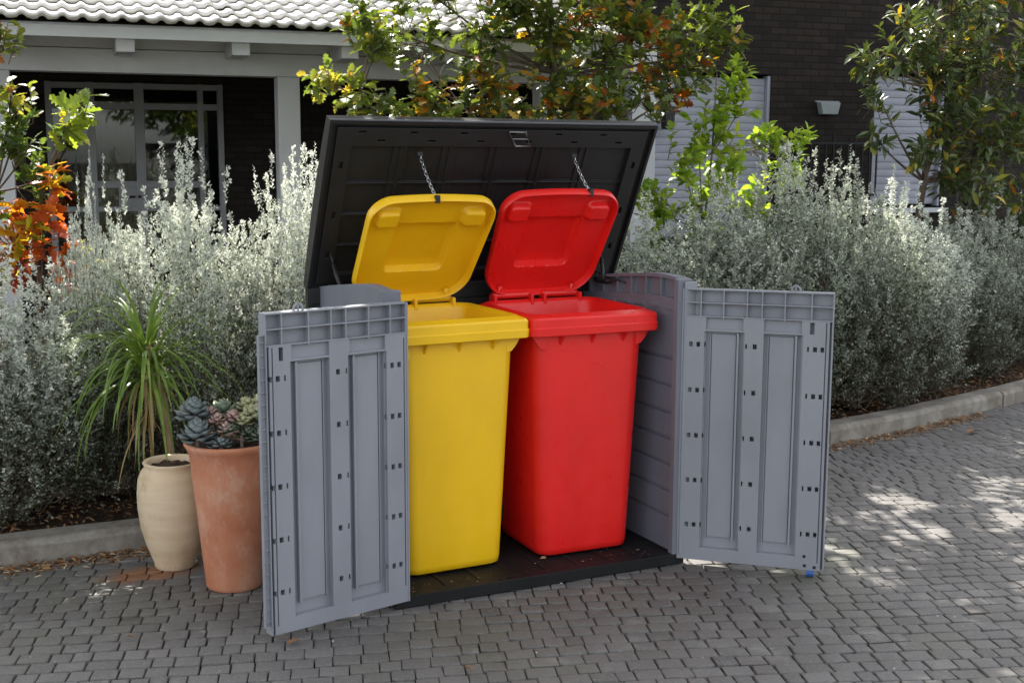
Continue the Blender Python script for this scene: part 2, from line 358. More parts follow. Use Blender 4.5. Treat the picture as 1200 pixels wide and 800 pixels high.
# glazed porch door: frame, panes, panel
gd = empty('glazed_door', (0, 2.2, 0)); gd.parent = house
fx = [(-1.55, -1.50), (-1.245, -1.18), (-.875, -.80), (-.375, -.33), (-.215, -.17)]
b = MB()
for x0, x1 in fx: b.box(x0, x1, -.03, .05, .1, 2.2)
for z0, z1, x0, x1 in ((2.15,2.197,-1.5,-.215), (1.99,2.04,-1.5,-.215), (1.36,1.415,-1.18,-.375), (1.17,1.21,-1.5,-.215), (.1,.2,-1.5,-.215)): b.box(x0, x1, -.026, .046, z0, z1)
b.box(-1.02, -.7, -.022, .04, 1.21, 1.36)
b.build('frame', M_frame, gd, bevel=.003)
for i in range(4):
    x0, x1 = fx[i][1], fx[i+1][0]
    for z0, z1 in ((2.04, 2.15), (1.21, 1.99), (.2, 1.17)):
        MB().box(x0-.004, x1+.004, .010, .014, z0-.004, z1+.004).build('pane', M_glass, gd)
b = MB(); b.tube([(-.90,-.03,1.29),(-.90,-.06,1.29),(-.99,-.065,1.29)], .008, 8); b.tube([(-.86,-.03,1.29),(-.86,-.05,1.29)], .012, 8); b.build('handle', M_black, gd, smooth=True)
hb('door_number_plate', M_trim, (-1.31, -1.2, 2.16, 2.17, 2.08, 2.14))
# beam, fascia, rafter ends, posts
hb('beam', M_white, (-6.5, 2.3, -.07, .08, 2.14, 2.285), (-6.5, 2.3, -.055, .065, 2.289, 2.375))
hb('fascia', M_trim, (-6.5, 2.28, -.50, -.47, 2.315, 2.385), (-6.5, 2.28, -.469, .3, 2.385, 2.40))
for i in range(-8, 4):
    x = -.355+.688*i if i < 3 else None
    if x is None: continue
    hb('rafter_end', M_white, (x-.055, x+.055, -.46, -.072, 2.24, 2.383))
def post(x):
    p = hb('porch_post', M_white, (x-.073, x+.073, -.075, .075, .09, 2.138)); 
for x in (0, -1.79, -3.6, -5.4, 1.85): post(x)
# wavy tile roof
def roof():
    per, L_, sl_, rows = .112, .25, R(17), 24
    nx = int(8.9/per)*8; V = []; F = []; 
    xs = -6.6 + np.arange(nx+1)*per/8
    ph = np.mod((xs+6.6)/per, 1)
    wave = .017*np.maximum(0, np.cos((ph-.5)*2*math.pi))**.8 - .004*np.maximum(0, -np.cos((ph-.5)*2*math.pi))
    n = nx+1; k = 0
    for r in range(rows):
        for (t, lift) in ((.14, .001), (0, .020), (0, .036), (1.15, .001)):
            y0 = (r+t)*L_*math.cos(sl_) - .56; z0 = 2.40 + (r+t)*L_*math.sin(sl_)
            jit = np.repeat(rng.normal(0, .0016, n//8+1), 8)[:n]
            xo = xs
            zz = z0 + wave + lift + jit
            V.append(np.c_[xo, np.full(n, y0), zz])
        for l in range(3):
            a_ = (k+l)*n + np.arange(nx); F.append(np.c_[a_, a_+1, a_+1+n, a_+n])
        k += 4
    mesh('roof', np.vstack(V), np.vstack(F), M_tile, house)
roof()
hb('roof_deck', M_room, (2.2, 11.7, .6, 9.2, 3.5, 3.6))
b = MB(); b.prism([(-6.55,-.45,2.40),(-6.55,8,4.98),(-6.55,8,4.9),(-6.55,-.4,2.32)], (8.8,0,0)); b.build('roof_underlay', M_room, house)
hb('back_wall', M_brick, (-6.5, 2.3, 7.8, 8.0, 0, 4.7), bevel=0)
# shutters
def shutter(x0, x1, z0, z1, y):
    V = []; F = []; k = 0; z = z1; p = .062
    b = MB()
    while z > z0:
        zz = max(z-p, z0)
        pts = [(x0, y+.005, z), (x0, y+.001, z-.008), (x0, y-.001, (z+zz)/2), (x0, y+.0005, zz+.009), (x0, y+.005, zz+.001), (x0, y+.03, zz+.001), (x0, y+.03, z)]
        b.prism(pts, (x1-x0, 0, 0)); z = zz
    return b.build('roller_shutter', M_shut, house)
shutter(3.10, 4.15, .97, 2.28, .86); shutter(5.24, 5.92, 1.22, 2.33, .86)
for q in ((4.15, 4.178, .81, .89, .955, 2.30), (5.212, 5.238, .81, .89, 1.205, 2.35), (5.922, 5.948, .81, .89, 1.205, 2.35), (3.075, 3.1, .81, .89, .955, 2.30)): hb('shutter_rail', M_shut, q)
hb('panel', M_shut, (2.673, 2.858, .84, .88, .955, 2.30)); hb('white_column', M_trim, (2.86, 3.07, .70, .90, 0.0, 2.6))
hb('window_sill', M_trim, (5.19, 5.97, .74, .80, 1.15, 1.19))
rw = empty('wall_lamp', (.777+4.72*math.cos(HA)-.8*math.sin(-HA)*-1*0, 0, 0), HA, 'pale trapezoid lamp mounted high on the dark brick wall between the shutters', 'lamp')
def hw_pt(x, y, z): return Vector((.777 + x*math.cos(HA) - y*math.sin(HA), 4.21 + x*math.sin(HA) + y*math.cos(HA), z))
rw.location = hw_pt(4.72, .795, 2.04)
MB().prism([(-.10,0,.05),(.10,0,.05),(.075,0,-.05),(-.075,0,-.05)], (0,-.07,0)).build('lamp_shade', noisy('lamp_glass', (.30,.34,.36), (.34,.38,.40), 5, .4, 0), rw, bevel=.006)
MB().box(-.115,.115,-.02,0,.052,.065).build('lamp_bracket', M_frame, rw)
ln_ = empty('wall_lantern', hw_pt(3.18, .70, 1.95), HA, 'black lantern hanging on a bracket beside the white column, right of the storage lid', 'lantern')
b = MB(); b.box(-.12,.04,.0,.03,.16,.2); b.tube([(0,.015,.16),(0,.015,.08)], .01); b.build('lamp_bracket', M_black, ln_)
b = MB(); b.prism([(-.05,-.035,.08),(.05,-.035,.08),(.035,-.035,-.1),(-.035,-.035,-.1)], (0,.09,0)); b.build('lamp_shade', M_black, ln_, bevel=.005)
rl = empty('metal_railing', hw_pt(4.30, .70, 1.3), HA, 'low dark metal railing against the brick wall under the trapezoid lamp', 'railing')
b = MB(); b.box(0,.9,0,.025,.44,.46); b.box(0,.9,0,.025,.0,.02); b.build('rail', M_black, rl)
b = MB()
for i in range(13): b.box(.01+i*.073,.022+i*.073,.006,.018,.02,.52 if i % 3 == 0 else .44)
b.build('bars', M_black, rl)

# ------------------------------------------------------------------ STORAGE SHED
W_, H_ = 1.15, 1.12
shed = empty('garbage_bin_shed', (0,0,0), 0, 'open grey plastic storage shed with raised charcoal lid and both doors swung wide', 'storage shed')
# floor
fr = [(0,1.24,0,.86,.048), (.03,1.21,.05,.83,.040)]
for i in range(8): fr.append((.08+i*.14,.10+i*.14,.06,.82,.045))
for x in (.42, .46, 1.05, 1.09): fr.append((x,x+.016,.02,.034,.036))
V, F = relief(1.24, .86, fr, .004, lambda u,v,h: (-.055+u, .0+v, h)); mesh('floor_panel', V, F, M_floor, shed, bevel=.003)
# side panels (inner face towards the bins)
def side(x_in, s, y0, name='side_panel'):
    D_, HH = .885, 1.12
    r = [(0,D_,0,HH,.0)]
    for z in (.29,.40,.505,.61,.72,.83,.185): r.append((.03,D_-.03,z-.05,z-.042,-.010)); r.append((.03,D_-.03,z-.042,z-.036,-.004))
    r.append((0,.030,0,HH,.022)); r.append((.036,.042,0,1.0,-.012))
    for i in range(7): r.append((.05+i*.115,.05+i*.115+.106,1.03,1.105,-.022)); r.append((.05+i*.115,.05+i*.115+.07,.985,1.0,.006))
    for y in (.33, .63): r.append((y,y+.006,.80,.98,.004))
    def xf(u, v, h):
        y = u; t = max(0, (v-.85)/.27)
        top = .022*(1-((y-.25)/.25)**2 if y < .25 else 1) - .085*(y/.885)**1.35
        return (x_in - s*h, y0 + y*(1-y0/.885), .045 + v + t*(top - .012))
    V, F = relief(D_, HH, r, -.045, xf, extra_u=[i*.04 for i in range(22)])
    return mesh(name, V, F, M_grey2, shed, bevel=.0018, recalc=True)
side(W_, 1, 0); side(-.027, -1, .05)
# front jambs beside the hinges
MB().box(W_+.004, W_+.06, -.012, -.001, .05, 1.145).build('jamb', M_grey, shed, bevel=.003)
# back panel: grey plastic coloured charcoal for the shade behind the bins
r = [(0,1.33,0,1.02,0)]
for i in range(10): r.append((.02,1.31,.08+i*.1,.088+i*.1,-.008))
V, F = relief(1.33, 1.05, r, -.03, lambda u,v,h: (-.125+u, .79-h, .045+v)); mesh('back_panel', V, F, M_char, shed, bevel=.0015)
# lid
def lid():
    A_ = np.array([0,.80,1.085]); B_ = np.array([0,.452,1.752]); Ld = np.linalg.norm(B_-A_); e = (B_-A_)/Ld; n = np.array([0,-e[2],e[1]])  # n towards viewer/underside
    x0, x1 = -.125, 1.31; Wl = x1-x0
    r = [(0,Wl,0,Ld,0), (.012,Wl-.012,.012,Ld-.012,-.020), (.035,Wl-.035,.03,Ld-.028,-.006), (.10,Wl-.10,.07,Ld-.105,-.026)]
    for i in range(1, 6): u = .10+i*(Wl-.2)/6; r.append((u-.03,u+.03,.07,Ld-.105,-.019)); r.append((u-.004,u+.004,.07,Ld-.105,-.012))
    for v_ in (.20, .34, .48): r.append((.10,Wl-.10,v_,v_+.006,-.014))
    for i in range(6): r.append((.12+i*.21,.15+i*.21,Ld-.05,Ld-.042,-.02)); r.append((.2+i*.21,.23+i*.21,Ld-.085,Ld-.077,-.02))
    for v_ in (.15, .33, .55): r.append((.06,.075,v_,v_+.03,-.02)); r.append((Wl-.075,Wl-.06,v_,v_+.03,-.02))
    def xf(u, v, h):
        p = A_ + e*v + n*h
        if h < -.028: p = p - n*.022*math.sin(math.pi*min(max(v/Ld,0),1))     # slightly domed outside
        return (x0+u, p[1], p[2])
    V, F = relief(Wl, Ld, r, -.052, xf, extra_v=[i*Ld/8 for i in range(9)])
    o = mesh('lid', V, F, M_char, shed, bevel=.003, recalc=True)
    b = MB()                                                               # top front lip strip, paler colour carries the light on the edge
    for i in range(1):
        p = B_ + e*.003
        b.box(x0+.002, x1-.002, p[1]-.004, p[1]+.05, p[2]+.0, p[2]+.008)
    b.build('lip', M_lip_lit, o, bevel=.002)
    q = B_ - e*.03 + n*.004; xc = .66
    b = MB()
    pts = [(-.045,.0),(.03,.0),(.055,-.055),(-.01,-.055)]
    P3 = [Vector((xc+u,0,0))+Vector(q.tolist())+Vector((e*v).tolist())+Vector((n*(.004-v*.25)).tolist()) for u, v in pts]
    P3 = P3 + [P3[0], P3[1]]
    b.tube([tuple(p) for p in P3], .0045, 6); b.tube([tuple((P3[0]+P3[3])/2), tuple((P3[1]+P3[2])/2)], .003, 6)
    b.build('latch', M_galv, o, smooth=True)
    return A_, B_, e, n
M_lip_lit = plastic('lid_lip_lit_plastic', (.10, .105, .12), .4)
A_, B_, e_, n_ = lid()
# gas struts and lid arms near the back
b = MB(); b.tube([(-.045,.60,1.10),(-.055,.66,1.20)], .008, 8); b.tube([(-.055,.66,1.20),(-.06,.69,1.25)], .004, 6); b.build('gas_strut', M_black, shed, smooth=True)
b = MB(); b.tube([(1.13,.58,1.10),(1.15,.64,1.19)], .008, 8); b.tube([(1.15,.64,1.19),(1.16,.68,1.24)], .004, 6); b.build('gas_strut', M_black, shed, smooth=True)
b = MB(); b.tube([(1.14,.48,1.115),(1.14,.56,1.09),(1.145,.68,1.088),(1.16,.70,1.12)], .006, 6)
b.tube([(1.165,.80,1.14),(1.155,.60,1.11),(1.16,.45,1.10)], .003, 5); b.build('hinge_arm', M_black, shed, smooth=True)
b = MB(); b.tube([(-.05,.74,1.11),(-.045,.60,1.12),(-.03,.58,1.10)], .005, 6); b.build('hinge_arm', M_black, shed, smooth=True)
# doors
def door(hx, ang, s):
    """hinge at (hx,0); ang = direction of the leaf; s=+1 leaf's u axis runs left"""
    D, H0, T = .575, 1.09, .036
    cells = [.070,.103,.103,.065,.103,.110,.083]; tot = sum(cells); Dk = D-.022 if s > 0 else D-.001
    r = [(0,D,0,H0,-.026), (0,.006,0,H0,.004), (0,.022,.0,.98,.0)]
    # hinge stile, mid stile, outer stile
    def fx_(t): return .006 + t*(Dk-.006)/tot
    cu = [.008,.072,.160,.250,.307,.393,.493,Dk]
    hs, m0, m1, os_ = .094, .237, .316, .458
    zt = .925
    r.append((.022, hs, 0, zt+.055, 0)); r.append((m0, m1, 0, zt+.055, 0)); r.append((os_, Dk-.012, 0, zt+.055, 0))
    r.append((.014,.018,.06,zt+.04,-.02))
    # recessed panels with raised fields, bottom rail
    for a_, b_ in ((hs, m0), (m1, os_)):
        r.append((a_, b_, 0, zt, -.026)); r.append((a_, b_, 0, .052, 0))
        r.append((a_+.022, b_-.028, .096, zt-.012, -.018)); r.append((b_-.024, b_-.016, .09, zt-.004, -.006)); r.append((a_+.014, a_+.018, .09, zt-.004, -.018))
        r.append((a_, b_, zt, zt+.008, -.002)); r.append((a_, b_, zt+.008, zt+.052, -.014))
    # mid stile step lines
    r.append((m0, m0+.006, .05, zt, -.010)); r.append((os_, os_+.006, .05, zt, -.010)); r.append((Dk-.026, Dk-.022, .03, zt+.05, -.012)); r.append((hs-.005, hs, .05, zt, -.010))
    # square holes in rows
    for k in range(5):
        z = .872 - k*.182
        for u, q in ((.036,.0072), (.065,.0072), (hs-.004,.0025)): r.append((u-q, u+q, z-.0095, z+.0095, -.043))
        for u, q in ((m0+.013,.003), (m0+.046,.0075)): r.append((u-q, u+q, z-.0095, z+.0095, -.043))
        for u, q in ((os_+.026,.003), (os_+.052,.0075), (os_+.079,.0065)): r.append((u-q, u+q, z-.0095, z+.0095, -.043))
    # waffle band
    r.append((0, Dk, .982, H0, -.028))
    for z in (.980, 1.034, H0-.005): r.append((0, Dk, z, z+.005, .001))
    for c_ in cu: r.append((c_-.0025, c_+.0025, .975, H0, .001))
    r.append((0,.006,.0,H0,.003)); r.append((Dk-.004, Dk, 0, H0, .001))
    r.append((cu[6]+.006, Dk-.01, .988, 1.018, -.031))                    # lock recess
    r.append((cu[6]-.004, cu[6]+.012, .93, .975, -.030))
    # outer edge: open ladder of short ribs, only below the band
    if s > 0: r.append((Dk, D, 0, H0, None))
    dx, dy = math.cos(ang), math.sin(ang); nx, ny = (dy, -dx) if s > 0 else (-dy, dx)
    if ny > 0: nx, ny = -nx, -ny
    def xf(u, v, h): return (dx*u + nx*h, dy*u + ny*h, .03+v)
    V, F = relief(D, H0, r, -.044, xf)
    dr = empty('door', (hx, 0, 0)); dr.parent = shed
    mesh('leaf_panel', V, F, M_grey, dr, bevel=.0012, recalc=True)
    if s > 0:
        lr = [(0,.022,0,.99,-.008), (.018,.022,0,.99,0), (0,.022,0,.004,0), (0,.022,.986,.99,0)] + [(0,.022,.02+k*.041,.0235+k*.041,-.001) for k in range(24)]
        V, F = relief(.022, .99, lr, -.013, lambda u, v, h: (dx*(Dk+.0004+u) + nx*(h-.004), dy*(Dk+.0004+u) + ny*(h-.004), .06+v))
        mesh('edge_strip', V, F, M_grey, dr, bevel=.001, recalc=True)
    # catch loop on the top edge
    u0 = .42 if s > 0 else .43
    b = MB(); pts = [(dx*(u0+t)+nx*-.02, dy*(u0+t)+ny*-.02, z) for t, z in ((-.018,1.118),(-.014,1.134),(-.005,1.142),(.005,1.142),(.014,1.134),(.018,1.118))]
    b.tube(pts, .0045, 6); b.box(dx*u0-.003-.02*nx, dx*u0+.003-.02*nx, dy*u0-.003-.02*ny, dy*u0+.003-.02*ny, 1.118, 1.14); b.build('catch', M_grey, dr, smooth=False)
    # dark round screws at the bottom outer corner
    if s < 0:
        for (u, z) in ((D-.075,.085),(D-.072,.048),(D-.035,.044)):
            c_ = np.array([dx*u, dy*u, z]); nn = np.array([nx, ny, 0]); MB().tube([c_-nn*.003, c_+nn*.0025], .0065, 10).build('screw', M_black, dr)
        u = D-.05; b = MB(); b.tube([(dx*u-.014*dx-.01*nx, dy*u-.014*dy-.01*ny, .018), (dx*u+.014*dx-.01*nx, dy*u+.014*dy-.01*ny, .018)], .016, 14); b.build('door_foot', M_blue, dr)
    return dr
door(0.0, R(180+12.6), 1)
door(W_, R(-42.6), -1)

# ------------------------------------------------------------------ WHEELIE BINS
def rring(w, d, r, z, cy=0, n=7):
    pts = []
    for (sx, sy, a0) in ((1,1,0),(-1,1,90),(-1,-1,180),(1,-1,270)):
        for k in range(n):
            a = R(a0 + 90*k/(n-1)); pts.append((sx*(w/2-r)+r*math.cos(a), cy+sy*(d/2-r)+r*math.sin(a), z))
    return pts
def loft(rings, cap0=True, cap1=False):
    n = len(rings[0]); V = [p for r_ in rings for p in r_]
    F = [(i*n+k, i*n+(k+1)%n, (i+1)*n+(k+1)%n, (i+1)*n+k) for i in range(len(rings)-1) for k in range(n)]
    if cap0: F.append(tuple(range(n))[::-1])
    if cap1: F.append(tuple((len(rings)-1)*n+k for k in range(n)))
    return V, F
def bin_(x, y, rz, m, label, lidY, tilt_top, colname):
    t = empty('wheelie_bin', (x, y, .05), rz, label, 'garbage bin')
    rg = []
    rg += [rring(.385,.385,.05,.0,0), rring(.405,.405,.055,.006,0)]
    for k in range(0, 9):
        z = .03+.855*k/8; q = z/.885; rg.append(rring(.41+.072*q, .41+.082*q, .058, z, .012*q))
    # inside shell
    rg2 = [rring(.482,.492,.058,.89,.012)]
    ins = [rring(.50,.478,.06,.975,.012), rring(.485,.46,.058,.96,.012), rring(.465,.44,.055,.85,.012), rring(.40,.39,.05,.03,0)]
    V, F = loft(rg + rg2 + [rring(.484,.494,.05,.915,.012)] + [rring(.502,.500,.05,.975,.012)] + ins, True, True)
    mesh('body', V, F, m, t, smooth=False, bevel=0).data.shade_smooth() if hasattr(bpy.types.Mesh, 'shade_smooth') else None
    # rim: hollow collar with a deeper comb at the front
    def collar(w, d, cy, z0, z1, wi, di):
        V, F = loft([rring(w-.012,d-.012,.022,z0,cy), rring(w,d,.028,z0+.004,cy), rring(w+.004,d+.004,.028,(z0+z1)/2-.004,cy), rring(w-.004,d-.004,.026,(z0+z1)/2,cy), rring(w-.004,d-.004,.026,z1-.008,cy), rring(w-.014,d-.014,.03,z1,cy), rring(wi+.02,di+.02,.065,z1+.010,.012), rring(wi,di,.06,z1+.006,.012), rring(wi-.004,di-.004,.06,z0,.012)], False, False)
        n = len(rring(1,1,.1,0)); k = 9
        F += [((k-1)*n+i, (k-1)*n+(i+1)%n, (i+1)%n, i) for i in range(n)]
        return V, F
    V, F = collar(.562, .55, -.005, .895, .968, .50, .476)
    rim = mesh('rim', V, F, m, t, smooth=True, recalc=True)
    em = rim.modifiers.new('edge', 'EDGE_SPLIT'); em.split_angle = R(28)
    # gussets below the comb
    for gx in (-.14, 0, .14): MB().prism([(gx-.004,-.225,.896),(gx-.004,-.27,.896),(gx-.004,-.225,.845)], (.008,0,0)).build('gusset', m, rim, bevel=.002)
    for s in (-1, 1):
        MB().prism([(s*.20,-.232,.897),(s*.262,-.232,.897),(s*.240,-.232,.862),(s*.222,-.232,.842),(s*.20,-.232,.836)], (0,.006,0)).build('gusset', m, rim, bevel=.002)
        for gy in (.0, .18): MB().prism([(s*.236,gy-.004,.896),(s*.272,gy-.004,.896),(s*.236,gy-.004,.85)], (0,.008,0)).build('gusset', m, rim, bevel=.002)
    # hinge bar and brackets at the back
    b = MB()
    for x0, x1 in ((-.20,-.03), (.03,.20)): b.tube([(x0,.285,.995),(x1,.285,.995)], .016, 12)
    for xx in (-.2,-.03,.03,.2): b.box(xx-.007,xx+.007,.24,.30,.955,1.0)
    h = b.build('handle', m, t, bevel=.003)
    # wheels and axle
    for s in (-1, 1):
        b = MB(); prof = [(.0,-.02),(.085,-.02),(.098,-.014),(.1,0),(.098,.014),(.085,.02),(0,.02)]
        n = 28; V = []; k = len(prof)
        for i in range(n):
            a = 2*math.pi*i/n; V += [(s*.215+ w_, .24+r_*math.cos(a), .102+r_*math.sin(a)) for r_, w_ in prof]
        b.add(V, [(i*k+j, ((i+1)%n)*k+j, ((i+1)%n)*k+j+1, i*k+j+1) for i in range(n) for j in range(k-1)]); b.build('wheel', M_black, t, smooth=True)
    # lid: rounded dished panel, standing open; local frame u (width), v (length), h (underside towards the viewer)
    by, bz, ty, tz = lidY
    e = np.array([0, ty-by, tz-bz]); Ll = np.linalg.norm(e); e /= Ll; nn = np.array([0, -e[2], e[1]])
    Wl = .53; no, nr = 240, 110
    def base_outline():
        pts = []; r1, r2 = .115, .085
        for (sx, sy, a0, r_) in ((1,1,0,r2),(-1,1,90,r2),(-1,-1,180,r1),(1,-1,270,r1)):
            for k in range(24):
                a = R(a0+90*k/23); hw_ = Wl/2*(1 if sy > 0 else .955)
                pts.append((sx*(hw_-r_)+r_*math.cos(a), sy*(Ll/2-r_)+r_*math.sin(a)))
        P_ = np.array(pts+pts[:1]); d_ = np.r_[0, np.cumsum(np.hypot(*np.diff(P_, axis=0).T))]
        t_ = np.linspace(0, d_[-1], no, endpoint=False); Q = np.c_[np.interp(t_, d_, P_[:,0]), np.interp(t_, d_, P_[:,1])]
        Q[:,1] += .016*np.clip(1-(Q[:,0]/(Wl/2))**2, 0, 1)*np.sin(Q[:,1]/(Ll/2)*math.pi/2)
        return Q
    BO = base_outline()
    def outline(s_): return [(u*s_, v*s_) for u, v in BO]
    def ss(a, b_, x_): t_ = min(1, max(0, (x_-a)/(b_-a))); return t_*t_*(3-2*t_)
    def boxf(u, v, cu, cv, hu, hv, soft, rr_=.03):
        dx_, dy_ = abs(u-cu)-(hu-rr_), abs(v-cv)-(hv-rr_)
        d_ = math.hypot(max(dx_,0), max(dy_,0)) + min(max(dx_,dy_),0) - rr_
        return 1-ss(-soft/2, soft/2, d_)
    def under(u, v, s_):
        h_ = -.030 + .012*boxf(u, v, 0, .0, .24, .22, .12, .08)*0
        h_ += .004 - .010*(1-s_)                                           # shallow dish
        taper = 1 - (v)*.12
        q = u*taper
        f_ = ss(-.130, -.122, q)*(1-ss(.102, .142, q))*ss(-.155, -.112, v)*(1-ss(.118, .126, v))
        dcx, dcy = max(0, abs(q+.006)-.095), max(0, abs(v)-.090); f_ *= 1-ss(.030, .050, math.hypot(dcx, dcy))
        h_ -= .036*f_ + .009*ss(.80, .97, f_)
        h_ += .005*(1-ss(0,1,abs(f_-.12)/.12)) if f_ > 0 else 0
        for vv, qq in ((.028, .006), (.0, .009), (-.045, .005)): h_ += .0025*boxf(q, v, -.008, vv, .105, qq, .006, .004)*f_
        for sx in (-1, 1): h_ += .030*boxf(u, v, sx*.180, Ll/2-.092, .046, .038, .018, .018)
        return h_
    V = []; F = []
    svals = [i/(nr-6)*.955 for i in range(nr-5)] + [.965, .975, .985, 1.0]
    hs = []
    for s_ in svals:
        for (u, v) in outline(max(s_, .002)):
            if s_ <= .956: h_ = under(u, v, s_)
            else: h_ = {.965: .0, .975: .006, .985: .006, 1.0: -.002}[s_]
            p = e*v + nn*h_; V.append((u, p[1], p[2])); 
    nS = len(svals)
    for i in range(nS-1):
        for k in range(no): F.append((i*no+k, i*no+(k+1)%no, (i+1)*no+(k+1)%no, (i+1)*no+k))
    base = len(V)                                                          # outside skin
    outs = [1.0, .99, .95, .6, .55, .3, .002]
    hh_ = {1.0:-.028,.99:-.034,.95:-.040,.6:-.046,.55:-.060,.3:-.062,.002:-.062}
    for s_ in outs:
        for (u, v) in outline(s_): p = e*v + nn*hh_[s_]; V.append((u, p[1], p[2]))
    for k in range(no): F.append(((nS-1)*no+k, (nS-1)*no+(k+1)%no, base+(k+1)%no, base+k))
    for i in range(len(outs)-1):
        for k in range(no): F.append((base+i*no+k, base+i*no+(k+1)%no, base+(i+1)*no+(k+1)%no, base+(i+1)*no+k))
    mid = np.array([0, (by+ty)/2, (bz+tz)/2]); V = np.array(V) + mid
    lo = mesh('lid', V, F, m, t, smooth=True, recalc=True)
    em = lo.modifiers.new('edge', 'EDGE_SPLIT'); em.split_angle = R(50)
    # hinge straps from the lid down to the bar
    for xx in (-.17, .17):
        b = MB(); p0 = np.array([xx, by, bz]) + e*.0 - nn*.012; p1 = np.array([xx, .285, .995])
        b.tube([p0 + e*.03, p0 - e*.015, p1], [.011,.010,.010], 8)
        b.build('hinge_strap', m, lo, smooth=True)
    return t, e, nn
yb, ye, yn = bin_(.258, .388, R(1.5), M_yel, 'yellow wheeled garbage bin with its lid chained open, left inside the shed', (.262, 1.005, -.055, 1.402), 0, 'yellow')
rb, re_, rn = bin_(.832, .378, R(-1), M_red, 'red wheeled garbage bin with its lid chained open, right inside the shed', (.272, 1.005, .0, 1.42), 0, 'red')

# ------------------------------------------------------------------ CHAINS
def chain(a, b_, label):
    a, b_ = np.array(a), np.array(b_); t = empty('chain', tuple(a), 0, label, 'chain', 'chains between the shed lid and the bin lids')
    d = b_-a; Lc = np.linalg.norm(d); d /= Lc; sx = np.cross(d, (0,1,0.)); sx /= np.linalg.norm(sx); sy = np.cross(d, sx)
    n = int(Lc/.0165); m = MB()
    for i in range(n):
        s_ = sx if i % 2 else sy; c_ = d*(i+.5)*Lc/n; c_ = c_ + np.array([0,0,-.012])*math.sin(math.pi*(i+.5)/n)
        pts = [c_ + d*.0125*math.sin(q) + s_*.0062*math.cos(q) for q in np.linspace(0, 2*math.pi, 11)]
        m.tube(pts, .0021, 5, False)
    m.build('links', M_steel, t, smooth=True)
    MB().box(-.012,.012,-.008,.006,-.006,.012).build('hook', M_black, t, bevel=.002)
    m = MB(); m.box(d[0]*Lc-.009, d[0]*Lc+.009, d[1]*Lc-.012, d[1]*Lc+.012, d[2]*Lc-.012, d[2]*Lc+.018); m.build('clip', M_black, t, bevel=.003)
chain((.252,.508,1.63), (.250,.325,1.462), 'thin steel chain with black clip holding up the yellow bin lid')
chain((.935,.508,1.626), (.945,.378,1.480), 'thin steel chain with black clip holding up the red bin lid')

# ------------------------------------------------------------------ FOLIAGE TOOLS
def unit(a): return a/(np.linalg.norm(a, axis=-1, keepdims=True)+1e-9)
def place(Pp, D, Nn, Sc, tv, tf, va):
    D = unit(D); X = unit(np.cross(D, Nn)); Z = np.cross(X, D); k = len(tv)
    V = Pp[:,None,:] + Sc[:,None,None]*(tv[None,:,0:1]*X[:,None,:] + tv[None,:,1:2]*D[:,None,:] + tv[None,:,2:3]*Z[:,None,:])
    F = (np.arange(len(Pp))*k)[:,None,None] + tf[None]
    return V.reshape(-1,3), F.reshape(-1, tf.shape[1]), np.repeat(va, len(tf))
T_small = (np.array([(0,0,0),(.30,.5,.05),(0,1,-.02),(-.30,.5,.05)]), np.array([(0,1,2,3)]))
T_lance = (np.array([(0,0,0),(.13,.28,.04),(0,.3,0),(-.13,.28,.04),(.14,.62,.03),(0,.65,-.01),(-.14,.62,.03),(0,1,-.10)]),
           np.array([(0,1,2,0),(0,2,3,0),(1,4,5,2),(2,5,6,3),(4,7,5,4),(5,7,6,5)]))
T_oval = (np.array([(0,0,0),(.22,.25,.05),(0,.27,0),(-.22,.25,.05),(.25,.6,.05),(0,.62,0),(-.25,.6,.05),(0,1,-.05)]), T_lance[1])
_r = []; _f = []
mr = [(0,0),(0,.22),(0,.40),(0,.60),(0,.78),(0,1)]
sd_ = [(.05,.02),(.20,.14),(.10,.26),(.30,.36),(.14,.48),(.33,.62),(.15,.70),(.20,.86),(.05,.92)]
V_ = [(x,y,0-.08*y*y) for x, y in mr] + [(x,y,.25*x-.08*y*y) for x, y in sd_] + [(-x,y,.25*x-.08*y*y) for x, y in sd_]
tf_ = []
for o_, fl in ((6, 0), (15, 1)):
    q = [(0,o_,o_+1,1),(1,o_+1,o_+2,1),(1,o_+2,o_+3,2),(2,o_+3,o_+4,2),(2,o_+4,o_+5,3),(3,o_+5,o_+6,3),(3,o_+6,o_+7,4),(4,o_+7,o_+8,5)]
    tf_ += [t_[::-1] if fl else t_ for t_ in q]
T_oak = (np.array(V_), np.array(tf_))
def tri_fix(F): # quads with a repeated index -> triangles
    out = []
    for f in F.tolist():
        g = []
        for i in f:
            if i not in g: g.append(i)
        out.append(tuple(g))
    return out
def leaf_obj(name, V, F, A, m, parent, smooth=False):
    F = np.asarray(F)
    rep = (F[:,3] == F[:,0])|(F[:,0]==F[:,1])|(F[:,1]==F[:,2])|(F[:,2]==F[:,3]) if F.shape[1] == 4 else np.zeros(len(F), bool)
    if rep.any():
        T1 = F[~rep][:, [0,1,2]]; T2 = F[~rep][:, [0,2,3]]; a1 = A[~rep]
        T3 = []; 
        for f in F[rep]:
            g = list(dict.fromkeys(f.tolist())); T3.append(g[:3])
        F2 = np.vstack([T1, T2, np.array(T3)]); A2 = np.r_[a1, a1, A[rep]]
        return mesh(name, V, F2, m, parent, attr=A2, smooth=smooth)
    return mesh(name, V, F, m, parent, attr=A, smooth=smooth)

